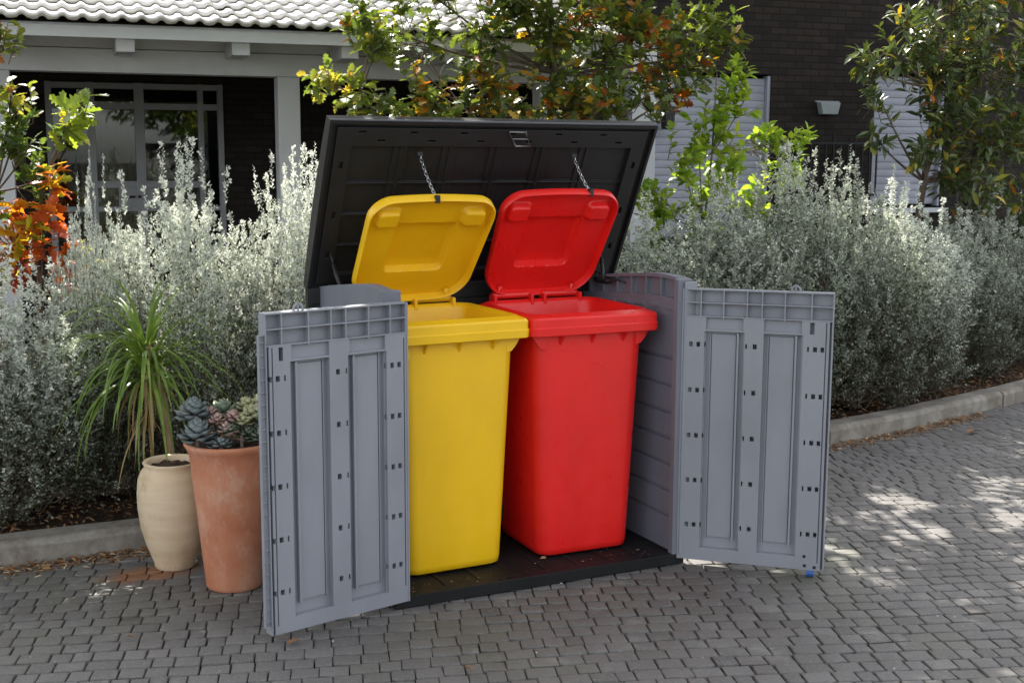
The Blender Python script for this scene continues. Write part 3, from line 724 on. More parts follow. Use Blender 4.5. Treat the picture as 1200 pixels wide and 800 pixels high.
# ------------------------------------------------------------------ SILVER HEDGE SHRUBS
def silver(seed, Rr, H, n_main=430, spires=16):
    g = np.random.default_rng(seed); Ps, Ds, Ns, Ss, As = [], [], [], [], []; st = MB()
    for i in range(n_main + spires):
        phi = g.uniform(0, 2*math.pi); sp = i >= n_main
        if sp: rho = Rr*g.uniform(0,.75); hgt = H*g.uniform(1.0,1.14)*(1-.22*(rho/Rr)**2)
        elif i % 10 < 6: rho = Rr*math.sqrt(g.uniform(0,1)); hgt = H*(1-.34*(rho/Rr)**2)*g.uniform(.80,1.0)
        else: rho = Rr*g.uniform(.8,1.05); hgt = H*g.uniform(.14,.74)
        tip = np.array([rho*math.cos(phi), rho*math.sin(phi), hgt]); b0 = np.array([.2*rho*math.cos(phi)+g.normal(0,.04), .2*rho*math.sin(phi)+g.normal(0,.04), .05])
        mid = np.array([tip[0]*.85, tip[1]*.85, hgt*.42]) + g.normal(0,.035,3)
        tt = np.linspace(0,1,9)[:,None]; path = (1-tt)**2*b0 + 2*tt*(1-tt)*mid + tt**2*tip
        if i % 5 == 0: st.tube(path[:7], np.linspace(.005,.0015,7), 4, False)
        ns = 17; ts = 1-(g.uniform(0,1,ns)**1.15)*.68
        for t in ts:
            p = (1-t)**2*b0 + 2*t*(1-t)*mid + t*t*tip; d = unit(2*(1-t)*(mid-b0)+2*t*(tip-mid))
            q = g.normal(0,1,3); q -= d*(q@d); q = unit(q); sd2 = unit(d*g.uniform(.5,1.1)+q*.9)
            ln = (.018 + .10*(1-t)**.6*g.uniform(.5,1.1)) if not sp else (.012+.05*(1-t)**.6)
            k = 9; u = np.linspace(.15,1,k)[:,None]
            pos = p + sd2*ln*u + g.normal(0,.003,(k,3)); Ps.append(pos)
            Ds.append(unit(sd2 + g.normal(0,.75,(k,3)))); Ns.append(g.normal(0,1,(k,3))+[0,0,.6]); Ss.append(g.uniform(.013,.023,k))
            hf = pos[:,2]/H; tone = .03 + .74*np.clip(hf-.05,0,1)**1.15 + .16*t + g.normal(0,.19,k);  # older browner leaves low down, plus inner shade put into the tone
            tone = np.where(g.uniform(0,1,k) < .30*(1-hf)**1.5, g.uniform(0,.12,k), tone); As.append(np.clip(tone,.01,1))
        k = 12 if not sp else 26; u = np.linspace(0,1,k)[:,None]; span = .05 if not sp else .16      # whorls on the shoot itself
        d = unit(tip-mid); pos = tip - d*span*u
        a = np.arange(k)*2.4; side_ = np.c_[np.cos(a), np.sin(a), np.full(k,.55)]
        Ps.append(pos); Ds.append(unit(side_)); Ns.append(np.tile([0,0,1.],(k,1))+g.normal(0,.4,(k,3))); Ss.append((.012+.010*u[:,0])*g.uniform(.85,1.2,k)); As.append(np.clip(.8+g.normal(0,.1,k)-.2*(1-hgt/H),0,1))
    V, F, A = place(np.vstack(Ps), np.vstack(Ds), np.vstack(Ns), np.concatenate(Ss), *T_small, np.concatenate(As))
    for i in range(26):                                                   # bare woody stems low down
        a = g.uniform(0,6.28); p0 = np.array([g.normal(0,.06), g.normal(0,.06), .04]); p2 = np.array([math.cos(a)*Rr*.8, math.sin(a)*Rr*.8, g.uniform(.12,.5)]); p1 = p2*[.4,.4,.3]+g.normal(0,.04,3)+[0,0,.06]
        st.tube([p0,p1,p2], [.012,.007,.002], 5, False)
    root = empty('silver_shrub', (0,0,0))
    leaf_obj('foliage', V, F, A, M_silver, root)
    st.build('stem', M_twig, root, smooth=True)
    return root
def copy_tree(o, parent=None):
    c_ = o.copy(); S.collection.objects.link(c_); c_.parent = parent
    for ch in [x for x in bpy.data.objects if x.parent == o]: copy_tree(ch, c_)
    return c_
protos = [silver(11, .50, 1.35), silver(12, .52, 1.35, 450, 22), silver(13, .48, 1.35, 420, 12)]
used = [False]*3
spots = [  # x, y, which, rot, height, width, label
 (-2.55,1.75,0,.5,1.0,1.0,'silver-leaved shrub outside the left edge of the view, first of the left hedge'),
 (-1.80,1.80,2,1.9,.86,1.0,'dense silver-leaved shrub at the far left edge of the picture behind the kerb'),
 (-1.24,1.80,1,3.1,.84,.92,'low silver-leaved shrub left of the jar, under the red oak leaves'),
 (-.80,1.95,2,5.0,1.06,.46,'slim silver-leaved shrub with one tall plume between the oak leaves and the glazed door'),
 (-.40,1.88,0,0.3,1.12,.80,'tall silver-white shrub behind the strap-leaved plant, in front of the glazed door'),
 (.13,1.88,1,2.2,1.13,.70,'tall silver-white shrub touching the left side of the raised lid, below the porch post'),
 (.60,1.95,2,4.1,.9,.9,'silver-leaved shrub hidden behind the shed beside the yellow bin'),
 (1.12,1.95,0,1.2,.85,.9,'silver-leaved shrub hidden behind the shed beside the red bin'),
 (1.62,2.00,1,0.7,.90,.95,'grey-green silver shrub just behind the right side panel of the shed'),
 (2.12,2.05,2,2.6,.95,1.0,'grey-green silver shrub under the bright green bush'),
 (2.68,2.10,0,4.4,1.02,1.0,'grey-green silver shrub behind the top edge of the right door'),
 (3.22,2.12,1,5.3,1.16,.98,'tallest grey-green silver shrub with upright plumes below the wall lamp'),
 (3.75,2.18,2,0.2,1.10,1.0,'pale silver shrub below the second shutter, just right of the right door'),
 (4.28,2.36,0,3.3,.98,1.0,'rounded pale silver shrub sloping down beside the dark tree'),
 (5.15,2.75,1,1.5,.86,.95,'shaded silver shrub at the right edge of the picture'),
 (5.85,3.05,2,2.9,.95,1.0,'shaded silver shrub outside the right edge of the view, last of the hedge'),
]
for (x, y, k, rz, hs_, ws_, lab) in spots:
    if not used[k]: o = protos[k]; used[k] = True
    else: o = copy_tree(protos[k])
    o.location = (x, y-(.10 if x < 1 else .17), .03); o.rotation_euler = (0,0,rz); o.scale = (ws_, ws_, hs_)
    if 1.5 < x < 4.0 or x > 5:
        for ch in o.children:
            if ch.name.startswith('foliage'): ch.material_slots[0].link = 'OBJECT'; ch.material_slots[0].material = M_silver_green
    tag(o, lab, 'shrub', 'silver-leaved shrubs in the hedge behind the kerb')

# ------------------------------------------------------------------ TREES
def twig_leaves(p0, p1, n, size, g, droop=.2, spread=.9):
    t = np.linspace(.15,1,n)[:,None]; pos = p0 + (p1-p0)*t; d = unit(p1-p0)
    q = g.normal(0,1,(n,3)); q -= d*(q@d)[:,None]; D = unit(d*g.uniform(.3,.9,(n,1)) + unit(q)*spread + np.array([0,0,-droop]))
    Nn = g.normal(0,.45,(n,3)) + [0,0,1]
    return pos, D, Nn, size*g.uniform(.6,1.15,n)
def tree(name, base, trunk, blobs, tmpl, m, size, seed, label, cat, tone, rad=(.03,.008), per=9, tw=(.12,.3), droop=.25, bark=M_bark, upb=.5):
    g = np.random.default_rng(seed); root = empty(name, base, 0, label, cat); B = np.array(base, float)
    st = MB(); tr = np.array(trunk, float); tt = np.linspace(0,1,len(tr))
    st.tube(tr, np.interp(tt,[0,1],rad), 8); st.build('trunk', bark, root, smooth=True)
    br = MB(); Ps, Ds, Ns, Ss, As = [], [], [], [], []
    for bi, (c_, r_, n, *tn) in enumerate(blobs):
        c_ = np.array(c_, float)-B; r_ = np.array(r_, float)
        # limb from the trunk, leaving it below the clump
        i = np.argmin(np.linalg.norm(tr-(c_-[0,0,.35]), axis=1)); a = tr[i]; mid = a*.4+c_*.6+[0,0,-.08*np.linalg.norm(c_-a)]
        limb = np.array([(1-u)**2*a+2*u*(1-u)*mid+u*u*c_ for u in np.linspace(0,1,7)]); br.tube(limb, np.linspace(rad[0]*.38,.004,7), 5, False)
        for k in range(n):
            q = unit(g.normal(0,1,3))*g.uniform(0,1)**.45; p1 = c_ + q*r_
            j = limb[g.integers(3,7)]; dd = p1-j; ln = np.linalg.norm(dd)+1e-6; lw = g.uniform(*tw)
            if ln > lw: p0 = p1 - unit(dd*.6+np.array([0,0,upb*ln]) + g.normal(0,.15*ln,3))*lw
            else: p0 = j
            if k % 2 == 0: br.tube([j, j*.5+p0*.5+g.normal(0,.02,3), p0, p1], [.0045,.0035,.003,.0012], 4, False)
            else: br.tube([p0, p1], [.0028,.0012], 4, False)
            a_, b_, c2, d_ = twig_leaves(p0, p1, per, size, g, droop); Ps.append(a_); Ds.append(b_); Ns.append(c2); Ss.append(d_)
            base_t = tn[0] if tn else tone
            As.append(np.clip(g.normal(base_t, .12) + g.normal(0,.16,per), 0, 1))
    br.build('branch', bark, root, smooth=True)
    V, F, A = place(np.vstack(Ps), np.vstack(Ds), np.vstack(Ns), np.concatenate(Ss), *tmpl, np.concatenate(As))
    leaf_obj('foliage', V, F, A, m, root)
    return root
# autumn oak behind the shed
tree('autumn_oak', (2.15,3.05,.05), [(0,0,0),(.02,.02,.8),(-.03,0,1.5),(.03,0,2.1),(0,.05,2.8),(-.1,-.4,3.3),(-.4,-1.0,3.5)],
 [((1.05,2.95,2.30),(.30,.3,.30),11,0.57), ((1.25,2.9,2.0),(.25,.3,.22),17,0.32), ((1.55,2.95,2.35),(.32,.35,.35),19,0.61), ((1.75,2.85,1.95),(.38,.3,.26),40,0.46),
  ((2.1,2.95,2.35),(.35,.35,.35),30,0.50), ((2.25,2.8,1.98),(.35,.3,.25),33,0.34), ((2.55,2.95,2.3),(.30,.35,.35),36,0.75), ((2.9,2.95,2.2),(.28,.3,.2),21,0.34),
  ((2.35,3.0,2.0),(.3,.3,.2),18,0.75), ((3.1,3.0,2.45),(.3,.3,.22),24,0.75), ((3.25,2.95,2.20),(.16,.25,.14),8,0.43), ((3.05,2.9,2.1),(.1,.15,.08),4,0.17),
  ((.88,2.95,2.42),(.12,.2,.16),12,.6), ((3.38,2.9,2.38),(.12,.2,.12),9,.5),
  ((2.62,2.7,1.98),(.28,.2,.1),7,0.48), ((1.9,3.1,2.6),(.5,.3,.2),43,0.48), ((1.3,3.0,2.6),(.35,.3,.2),10,0.43), ((2.5,3.1,2.65),(.4,.3,.2),28,0.39), ((1.55,2.8,2.05),(.25,.2,.2),15,0.23), ((2.75,2.9,2.45),(.2,.25,.15),15,0.21), ((3.3,2.9,2.5),(.2,.2,.15),10,0.89),
  ((1.2,1.7,3.35),(.7,.5,.3),80,.5),((1.9,1.3,3.3),(.6,.6,.3),80,.45),((.4,1.5,3.3),(.7,.6,.3),90,.5),((1.2,.6,3.2),(.8,.6,.3),100,.5),((.2,.5,3.3),(.8,.6,.3),100,.5),((2.1,.5,3.4),(.5,.5,.3),60,.5),((1.5,2.2,3.5),(.6,.4,.3),50,.5),((.3,2.4,3.1),(.6,.3,.25),50,.5),((1.3,-.3,3.4),(.9,.5,.3),90,.5)],  # high clumps above the view, added to shade shed and paving
 T_oak, M_autumn, .092, 21, 'autumn oak with olive, yellow and rust leaves rising behind the storage shed', 'tree', .4, (.035,.01), 9)
# fresh leafy branch left of it
tree('leafy_sapling', (.80,2.75,.05), [(0,0,0),(.0,.0,.7),(-.03,0,1.3),(-.02,0,1.9),(.05,0,2.2)],
 [((.56,2.7,2.06),(.16,.15,.13),10,.3), ((.78,2.7,1.98),(.18,.2,.16),16,.35), ((.98,2.7,1.86),(.2,.2,.12),18,.5), ((.90,2.75,2.3),(.14,.15,.2),12,.35), ((1.25,2.7,1.84),(.2,.2,.1),16,.55)],
 T_oak, M_yleaf, .085, 22, 'young sapling with fresh green leaves between the porch post and the raised lid', 'tree', .4, (.014,.005), 8)
# bright green bush
tree('bright_green_bush', (3.0,2.62,.05), [(0,0,0),(.02,0,.6),(.05,0,1.1),(.1,0,1.6),(.12,0,2.1)],
 [((3.62,2.55,1.72),(.14,.1,.05),6), ((3.78,2.55,1.80),(.1,.08,.04),4), ((3.72,2.55,1.50),(.12,.08,.05),5), ((2.66,2.6,1.42),(.1,.15,.16),9), ((2.98,2.6,1.75),(.14,.15,.2),11), ((3.35,2.6,1.38),(.16,.15,.14),9), ((3.5,2.6,1.28),(.12,.1,.06),5), ((2.72,2.6,1.30),(.12,.15,.2),9), ((2.85,2.6,1.62),(.12,.15,.25),12), ((3.13,2.6,1.85),(.13,.15,.26),17), ((3.2,2.6,1.55),(.18,.15,.22),17), ((3.50,2.6,1.80),(.16,.1,.07),8), ((3.30,2.6,2.2),(.08,.1,.12),5),
  ((3.0,2.6,1.35),(.2,.15,.2),14), ((3.32,2.6,1.98),(.12,.1,.12),6), ((3.62,2.55,1.56),(.18,.1,.06),7), ((3.22,2.6,2.12),(.1,.1,.2),8), ((2.62,2.55,1.12),(.1,.1,.14),7), ((3.1,2.6,1.2),(.2,.15,.15),8)],
 T_oval, M_lime, .078, 23, 'bright lime green backlit bush in front of the first roller shutter', 'bush', .4, (.012,.004), 10, (.1,.22), .05, M_twig, .9)
# dark glossy tree at the right
tree('evergreen_tree', (5.30,3.15,.05), [(0,0,0),(.03,0,.8),(.12,0,1.4),(.2,0,2.1),(.2,.0,2.9),(.15,0,3.8),(.2,0,4.6)],
 [((4.91,3.1,2.05),(.18,.25,.12),5), ((5.08,3.1,2.35),(.22,.3,.22),11), ((5.11,3.1,2.62),(.28,.3,.2),12), ((5.46,3.1,2.3),(.32,.35,.3),34), ((5.51,3.05,1.95),(.32,.35,.25),34), ((5.26,3.0,1.68),(.32,.3,.12),12),
  ((5.86,3.1,2.3),(.4,.4,.4),49), ((5.96,3.05,1.8),(.4,.4,.3),43), ((5.71,3.0,1.5),(.35,.35,.2),28), ((6.36,3.1,2.4),(.4,.5,.4),43), ((6.46,3.1,1.8),(.4,.4,.4),43), ((6.16,3.1,1.25),(.5,.4,.3),37),
  ((4.76,3.1,2.40),(.14,.12,.10),5), ((4.76,3.1,2.28),(.1,.1,.08),4), ((4.78,3.0,1.78),(.12,.1,.08),4),
  ((5.56,3.1,2.8),(.5,.5,.4),49), ((6.26,3.1,3.0),(.6,.5,.5),49), ((5.56,3.1,3.5),(.7,.6,.5),55), ((5.86,3.1,4.3),(.8,.6,.5),55)],
 T_lance, M_dark, .118, 24, 'dark glossy evergreen tree at the right edge in front of the second shutter', 'tree', .45, (.032,.01), 10, (.12,.28), .15)
# red oak and fresh sapling at the far left
tree('red_oak', (-1.02,2.30,.05), [(0,0,0),(.0,.0,.5),(.02,0,.9),(.0,0,1.2),(.08,0,1.5),(.22,0,1.82)],
 [((-1.15,2.2,1.30),(.15,.15,.14),9,.45), ((-.98,2.2,1.36),(.13,.15,.12),8,.3), ((-.88,2.2,1.22),(.12,.15,.12),7,.15), ((-1.1,2.2,1.12),(.14,.1,.1),6,.3), ((-.80,2.2,1.13),(.1,.1,.08),4,.45),
  ((-.92,2.2,1.50),(.08,.1,.08),4,.5), ((-.78,2.25,1.86),(.10,.1,.07),4,.95), ((-.86,2.25,1.76),(.09,.08,.05),3,.9), ((-1.26,2.3,1.45),(.08,.1,.1),4,.1), ((-.84,2.2,1.0),(.08,.08,.08),3,.2)],
 T_oak, M_fire, .105, 25, 'small oak with red, orange and green leaves above the left hedge', 'tree', .4, (.014,.004), 7, (.08,.18), .4)
tree('green_sapling', (-1.20,2.35,.05), [(0,0,0),(.02,.0,.8),(.03,0,1.4),(.0,0,1.9),(.02,0,2.4),(.0,0,3.0)],
 [((-1.20,2.3,2.35),(.15,.15,.12),12,.45), ((-1.12,2.3,2.15),(.16,.15,.12),14,.35), ((-1.24,2.3,2.0),(.15,.15,.12),12,.4), ((-1.08,2.3,1.92),(.12,.1,.08),7,.3), ((-1.02,2.3,1.66),(.12,.1,.10),9,.7), ((-1.15,2.3,1.72),(.12,.1,.12),11,.8),
  ((-1.22,2.3,2.6),(.14,.15,.14),11,.4), ((-1.2,2.3,2.8),(.2,.2,.2),12,.4), ((-1.20,2.25,1.78),(.06,.06,.14),7,.0), ((-1.26,2.3,1.5),(.12,.1,.1),9,.8), ((-1.05,2.3,1.80),(.10,.1,.08),6,.8), ((-1.0,2.3,1.50),(.12,.1,.12),8,.9)],
 T_oak, M_yleaf, .062, 26, 'slender sapling with yellow-green leaves at the left edge in front of the porch', 'tree', .4, (.014,.004), 9, (.08,.2), .2)
tree('unseen_shade_tree_left', (-3.3,1.9,.05), [(0,0,0),(.1,0,1.2),(.3,-.1,2.4),(.9,-.3,3.1),(1.8,-.6,3.5),(2.8,-.8,3.6)],
 [((-2.6,1.6,3.2),(.6,.6,.3),90),((-1.7,1.5,3.3),(.7,.6,.3),100),((-.7,1.4,3.3),(.7,.6,.3),100),((-2.2,.4,3.2),(.8,.6,.3),110),((-.8,.4,3.2),(.8,.6,.3),110),((-1.5,-.5,3.2),(.9,.5,.3),100),((-.2,-.5,3.3),(.7,.5,.3),90),
  ((-1.3,2.35,2.95),(.6,.3,.2),70),((-.4,2.3,2.95),(.6,.3,.2),70),((-2.3,2.4,2.95),(.5,.3,.2),50),((-1.1,2.95,3.05),(.8,.2,.12),90),((-.3,2.9,3.05),(.5,.2,.12),50),((-1.6,1.9,3.1),(.6,.4,.2),60),((-.9,2.76,3.1),(.7,.18,.12),80),((-1.2,2.35,3.15),(.7,.2,.15),70)],
 T_oak, M_autumn, .125, 27, 'unseen leafy tree added outside the left edge to shade the paving', 'tree', .6, (.09,.03), 9, (.15,.35), .2)  # unseen canopy added above the view to shade shed and left paving
tree('unseen_shade_tree_right', (7.9,2.6,0), [(0,0,0),(-.1,0,1.6),(-.4,.0,2.8),(-1.3,.0,3.7),(-3.4,.0,4.0),(-5.6,.0,3.8)],
 [((2.00,3.87,3.6),(.42,.22,.15),40),((2.80,3.87,3.6),(.42,.22,.15),40),((3.60,3.87,3.6),(.42,.22,.15),40),((4.50,3.87,3.6),(.42,.22,.15),40),((1.70,3.47,3.6),(.42,.22,.15),34),((2.40,3.47,3.6),(.42,.22,.15),34),((3.10,3.47,3.6),(.42,.22,.15),34),((3.90,3.47,3.6),(.42,.22,.15),34),((1.60,3.10,3.6),(.42,.22,.15),21),((2.20,3.10,3.6),(.42,.22,.15),14),((2.90,3.10,3.6),(.42,.22,.15),12),((3.60,3.10,3.6),(.42,.22,.15),24),((1.45,2.67,3.6),(.42,.22,.15),22),((2.00,2.67,3.6),(.42,.22,.15),12),((2.60,2.67,3.6),(.42,.22,.15),12),((3.20,2.67,3.6),(.42,.22,.15),18),((1.10,2.27,3.6),(.42,.22,.15),40),((1.70,2.27,3.6),(.42,.22,.15),22),((2.30,2.27,3.6),(.42,.22,.15),21),((0.90,1.87,3.6),(.42,.22,.15),40),((1.50,1.87,3.6),(.42,.22,.15),34),((2.10,1.87,3.6),(.42,.22,.15),24)],
 T_oak, M_autumn, .125, 28, 'unseen leafy tree added outside the right edge to dapple the paving', 'tree', .6, (.09,.03), 9, (.15,.35), .2)  # unseen canopy added along the sun rays to dapple the right paving
def street_tree(x, y, k, lab):
    return tree('street_tree', (x, y, 0), [(0,0,0),(.05,0,1.3),(0,.05,2.6),(.05,0,4.0)],
      [((x,y,4.2),(1.6,1.4,1.3),190),((x-1.1,y,3.0),(1.2,1.2,.9),120),((x+1.1,y,3.1),(1.2,1.2,.9),120),((x,y-.4,2.4),(1.5,1.,.9),120)],
      T_lance, M_yleaf, .34, 40+k, lab, 'tree', .7, (.14,.05), 8, (.4,.8), .2)
st0 = street_tree(-9, -15, 0, 'street tree behind the camera, leftmost of the row'); st0['group'] = 'street trees behind the camera'
for i, (x, y, rz, lab) in enumerate(((-4.5,-15.5,1.2,'street tree behind the camera, second from the left'),(.2,-15,2.6,'street tree behind the camera, third from the left'),(4.8,-15.4,4.0,'street tree behind the camera, fourth from the left'),(9.5,-14.8,5.1,'street tree behind the camera, rightmost of the row'))):
    o = copy_tree(st0); o.location = (x, y, 0); o.rotation_euler = (0,0,rz); o['label'] = lab; o.scale = (1.1,1.1,1.0+.08*i)

# ------------------------------------------------------------------ POTS AND THEIR PLANTS
def pot(name, loc, prof, m, label, cat, soilz, soilr):
    t = empty(name, loc, 0, label, cat); b = MB(); b.lathe(prof, 56); o = b.build('body', m, t, smooth=True, recalc=True)
    V = [(0,0,soilz)] + [(soilr*math.cos(a)*1., soilr*math.sin(a), soilz-.006+random.gauss(0,.003)) for a in np.linspace(0,2*math.pi,40,endpoint=False)]
    mesh('soil', V, [(0,i,i%40+1) for i in range(1,41)], M_soil, t); return t
tz_ = .60
pot('terracotta_pot', (-.512,.525,0), [(0,0.0038),(.098,0.0000),(.106,0.0057),(.108,0.0189),(.120,0.1417),(.133,0.2835),(.146,0.4252),(.152,0.4914),(.156,0.5245),(.166,0.5434),(.174,0.5575),(.172,0.5670),(.160,0.5689),(.146,0.5575),(.142,0.5103),(.13,0.3780),(0,0.3780)],
    M_terra, 'tall tapered terracotta pot beside the left shed door', 'plant pot', .558, .146)
pot('clay_jar', (-.675,.845,0), [(0,0.0034),(.072,0),(.080,0.0069),(.082,0.0258),(.092,0.0516),(.096,0.0645),(.110,0.1032),(.128,0.1720),(.137,0.2494),(.138,0.3096),(.133,0.3612),(.122,0.3913),(.108,0.4085),(.106,0.4171),(.112,0.4283),(.108,0.4343),(.094,0.4300),(.09,0.4042),(.10,0.3612),(0,0.3612)],
    M_jar, 'cream clay jar with rounded shoulders, left of the terracotta pot', 'jar', .415, .092)
def succulent(loc, scale, m, label, seed, n=34, elong=1.0, heads=1):
    g = np.random.default_rng(seed); t = empty('succulent', loc, g.uniform(0,6), label, 'succulent', 'succulents in the terracotta pot')
    T = (np.array([(0,0,0),(.22,.35,.09),(0,.3,-.10),(-.22,.35,.09),(.36,.74,.12),(0,.7,-.10),(-.36,.74,.12),(0,1.0,.16),(0,.45,.04),(0,.75,.05)]),
         np.array([(0,1,8,0),(0,8,3,0),(1,4,9,8),(8,9,6,3),(4,7,9,4),(9,7,6,9),(0,2,1,0),(0,3,2,0),(1,2,5,4),(2,3,6,5),(4,5,7,4),(5,6,7,5)]))
    for h in range(heads):
        c_ = np.array([g.normal(0,.016*heads), g.normal(0,.016*heads), g.uniform(0,.02)*heads]) if heads > 1 else np.zeros(3)
        sc = scale*(g.uniform(.75,1) if heads > 1 else 1)
        i = np.arange(n); a = i*2.39996; u = i/(n-1)
        el = R(0)+u*R(78)
        D = np.c_[np.cos(a)*np.cos(el), np.sin(a)*np.cos(el), np.sin(el)]; Nn = np.c_[-np.cos(a)*np.sin(el), -np.sin(a)*np.sin(el), np.cos(el)]
        Pq = c_ + np.c_[.1*np.cos(a)*(1-u)*sc, .1*np.sin(a)*(1-u)*sc, u*elong*sc*.55]
        V, F, A = place(Pq, D, Nn, sc*(1.05-.6*u)*g.uniform(.9,1.1,n), *T, np.clip(.25+.6*u+g.normal(0,.15,n),0,1))
        leaf_obj('rosette', V, F, A, m, t, smooth=True)
    b = MB(); b.tube([(0,0,-.05),(0,0,.03)], .007, 6); b.build('stem', M_twig, t); return t
px, py = -.512, .525
succulent((px-.135,py-.055,.585), .078, M_succ_b, 'blue-grey succulent leaning over the left rim of the terracotta pot', 31, 44, 1.3)
succulent((px-.125,py+.03,.655), .074, M_succ_b, 'upper blue-grey succulent rosette on a taller stem at the left of the terracotta pot', 32, 44, 1.2)
succulent((px-.050,py-.03,.592), .046, M_succ_p, 'small pink succulent in the middle of the terracotta pot', 33, 20, 1.2, 4)
succulent((px-.015,py+.04,.630), .078, M_succ_g, 'grey-green succulent standing behind the pink one', 34, 28, 1.3)
succulent((px+.02,py-.085,.570), .060, M_succ_g, 'low dark green succulent at the front rim of the terracotta pot', 35, 24, .8, 2)
succulent((px+.06,py-.03,.622), .062, M_succ_c, 'cream and green succulent clump nearest the centre of the pot rim', 36, 24, 1.1, 3)
succulent((px+.12,py+.0,.618), .068, M_succ_c, 'cream and green succulent clump against the shed door', 37, 26, 1.1, 3)
succulent((px+.10,py-.08,.572), .058, M_succ_g, 'dark green succulent at the right rim of the terracotta pot', 38, 24, .9, 2)
succulent((px-.06,py-.10,.568), .048, M_succ_b, 'small grey succulent lying on the soil at the front left of the terracotta pot', 39, 22, .5)
succulent((px-.01,py-.04,.600), .042, M_succ_p, 'second pink succulent, right of the smaller pink one', 41, 20, 1.1, 3)
def strap_plant(loc):
    g = np.random.default_rng(5); t = empty('dracaena', loc, 0, 'strap-leaved potted plant with arching green leaves against the hedge behind the clay jar', 'plant')
    tr = [(.05,0,-.03),(.06,.0,.25),(.035,0,.50),(.0,0,.66),(-.03,0,.78)]
    b = MB(); b.tube(tr, [.014,.016,.02,.022,.014], 8)
    b.build('trunk', M_palmtrunk, t, smooth=True)
    V = []; F = []; A = []
    top = np.array([-.03,0,.76]); n = 150
    for i in range(n):
        dead = i < 22
        a = g.normal(math.pi, 1.9); el = g.uniform(R(-15),R(72)) if not dead else g.uniform(R(-80),R(-20)); ln = g.uniform(.30,.60)*(1 if not dead else .7); wd = g.uniform(.005,.010)
        d = np.array([math.cos(a)*math.cos(el), math.sin(a)*math.cos(el), math.sin(el)]); p = top - [0,0,g.uniform(0,.17 if not dead else .30)]; m_ = 12; base = len(V)
        sag = g.uniform(.17,.40)
        for k in range(m_+1):
            s_ = k/m_; side_ = unit(np.cross(d, [0,0,1.])); w_ = wd*(1-s_**2.2)*(.6+.4*min(1,s_*5))+.0005
            nn_ = np.cross(side_, d)
            V += [p - side_*w_, p + nn_*(-w_*.35), p + side_*w_]
            p = p + d*ln/m_; d = unit(d + np.array([0,0,-sag])*(.35+s_) + g.normal(0,.012,3))
        for k in range(m_):
            q = base+k*3; F += [(q,q+1,q+4,q+3),(q+1,q+2,q+5,q+4)]; A += [g.uniform(0,.1) if dead else np.clip(.55+g.normal(0,.08)+(.25 if i % 5 == 0 else 0),.2,1)]*2
    mesh('foliage', V, np.array(F), M_palm, t, attr=A, smooth=True)
strap_plant((-.645,1.33,.06))

# ------------------------------------------------------------------ LITTER
def litter():
    g = np.random.default_rng(9); n = 2600
    x = np.where(g.uniform(0,1,n) < .6, g.uniform(-2.6,-.45,n), g.uniform(2.6,4.6,n)); off = np.abs(g.normal(0,.055,n)); 
    y = kerb_y(x) - .008 - off; Pp = np.c_[x, y, np.full(n,.002)+g.uniform(0,.016,n)*np.exp(-off*18)]
    a = g.uniform(0,6.28,n); D = np.c_[np.cos(a), np.sin(a), g.normal(0,.15,n)]; Nn = np.c_[g.normal(0,.35,(n,2)), np.ones(n)]
    V, F, A = place(Pp, D, Nn, g.uniform(.012,.042,n), *T_lance, g.uniform(0,1,n)); o = leaf_obj('leaf_litter', V, F, A, M_litter, None)
    tag(o, 'brown dry leaf litter gathered along the foot of the kerb', 'leaf litter', kind='stuff')
    n = 4200; x = g.uniform(-3,6,n); y = kerb_y(x)+.13+np.abs(g.normal(0,.35,n)); Pp = np.c_[x, y, np.full(n,.088)+g.uniform(0,.018,n)]
    a = g.uniform(0,6.28,n); D = np.c_[np.cos(a), np.sin(a), g.normal(0,.2,n)]; Nn = np.c_[g.normal(0,.4,(n,2)), np.ones(n)]
    V, F, A = place(Pp, D, Nn, g.uniform(.012,.04,n), *T_lance, g.uniform(0,.9,n)); o = leaf_obj('bed_litter', V, F, A, M_litter, None)
    tag(o, 'dry leaves and chips lying on the soil under the hedge', 'leaf litter', kind='stuff')
litter()
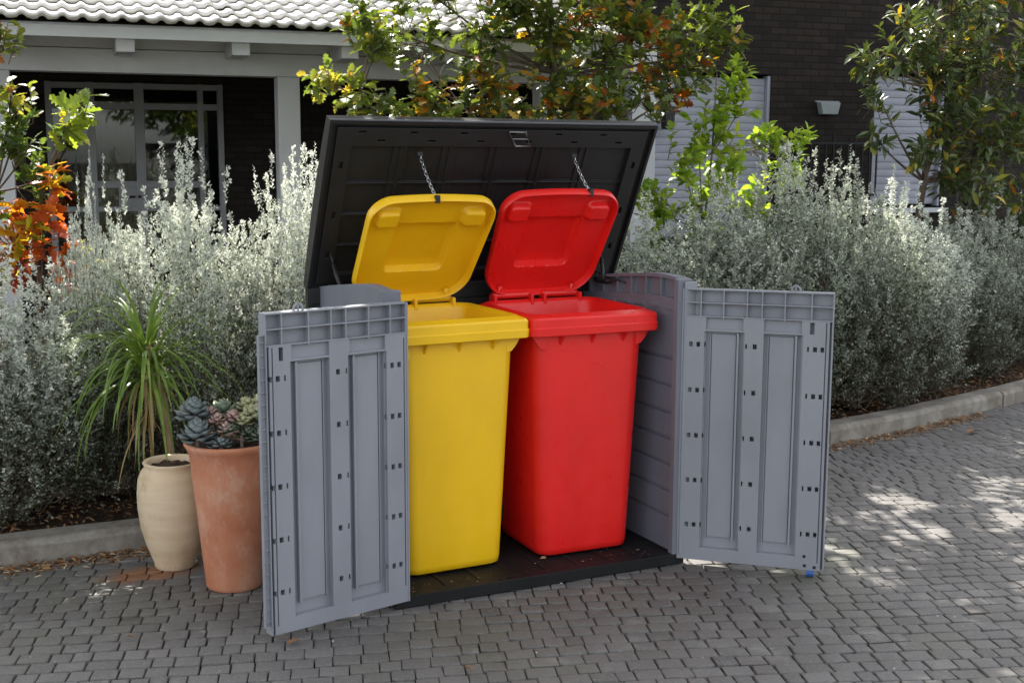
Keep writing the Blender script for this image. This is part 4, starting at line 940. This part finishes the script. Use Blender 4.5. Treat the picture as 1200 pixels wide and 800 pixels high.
def debris():
    g = np.random.default_rng(19); n = 240
    x = g.uniform(-2.2,4.2,n); y = g.uniform(-1.8,1.0,n); Pp = np.c_[x, y, np.full(n,.004)]; a = g.uniform(0,6.28,n)
    V, F, A = place(Pp, np.c_[np.cos(a), np.sin(a), g.normal(0,.1,n)], np.c_[g.normal(0,.2,(n,2)), np.ones(n)], np.exp(g.normal(-4.75,.35,n)), *T_oval, g.uniform(0,1,n))
    o = leaf_obj('debris', V, F, A, M_litter, None); tag(o, 'tiny leaf crumbs scattered over the paving', 'debris', kind='stuff')
    n = 70; Pp = np.c_[g.uniform(-.0,1.1,n), .03+np.abs(g.normal(0,.10,n)), np.full(n,.0495)]; a = g.uniform(0,6.28,n)
    V, F, A = place(Pp, np.c_[np.cos(a), np.sin(a), g.normal(0,.08,n)], np.c_[g.normal(0,.2,(n,2)), np.ones(n)], np.exp(g.normal(-4.9,.4,n)), *T_oval, g.uniform(0,1,n))
    o = leaf_obj('debris', V, F, A, M_litter, None); tag(o, 'grit and leaf crumbs lying on the dark shed floor', 'debris', kind='stuff')
    n = 90; V = []; F = []
    for i in range(n):
        c_ = np.array([g.uniform(-2.2,4.4), g.uniform(-1.8,1.1), .003]); r_ = g.uniform(.0015,.0042); b0 = len(V)
        for d in ((1,0,0),(0,1,0),(-1,0,0),(0,-1,0),(0,0,1)): V.append(c_ + np.array(d)*r_*g.uniform(.6,1.2))
        F += [(b0,b0+1,b0+4),(b0+1,b0+2,b0+4),(b0+2,b0+3,b0+4),(b0+3,b0,b0+4)]
    o = mesh('gravel', V, F, M_trim); tag(o, 'small white stone chips scattered over the paving', 'gravel', kind='stuff')
debris()
g = np.random.default_rng(3)
for (x, y, s_, a_, lab) in ((-.50,-.165,.05,.4,'dry curled brown leaf under the corner of the left door'), (-.03,-.62,.04,1.9,'small reddish dry leaf lying on the paving in front of the shed floor'),
                            (4.05,1.27,.09,.2,'large dry brown leaf lying near the kerb on the right'), (-.95,.12,.03,2.5,'small orange leaf lying on the paving left of the terracotta pot')):
    V, F, A = place(np.array([[0,0,.008]]), np.array([[math.cos(a_), math.sin(a_), .15]]), np.array([[.2,.1,1.]]), np.array([s_]), T_oak[0]*[1,1,2.2], T_oak[1], np.array([.45]))
    o = leaf_obj('fallen_leaf', V, F, A, M_litter, None); o.location = (x, y, .004); tag(o, lab, 'leaf', 'fallen leaves on the paving')
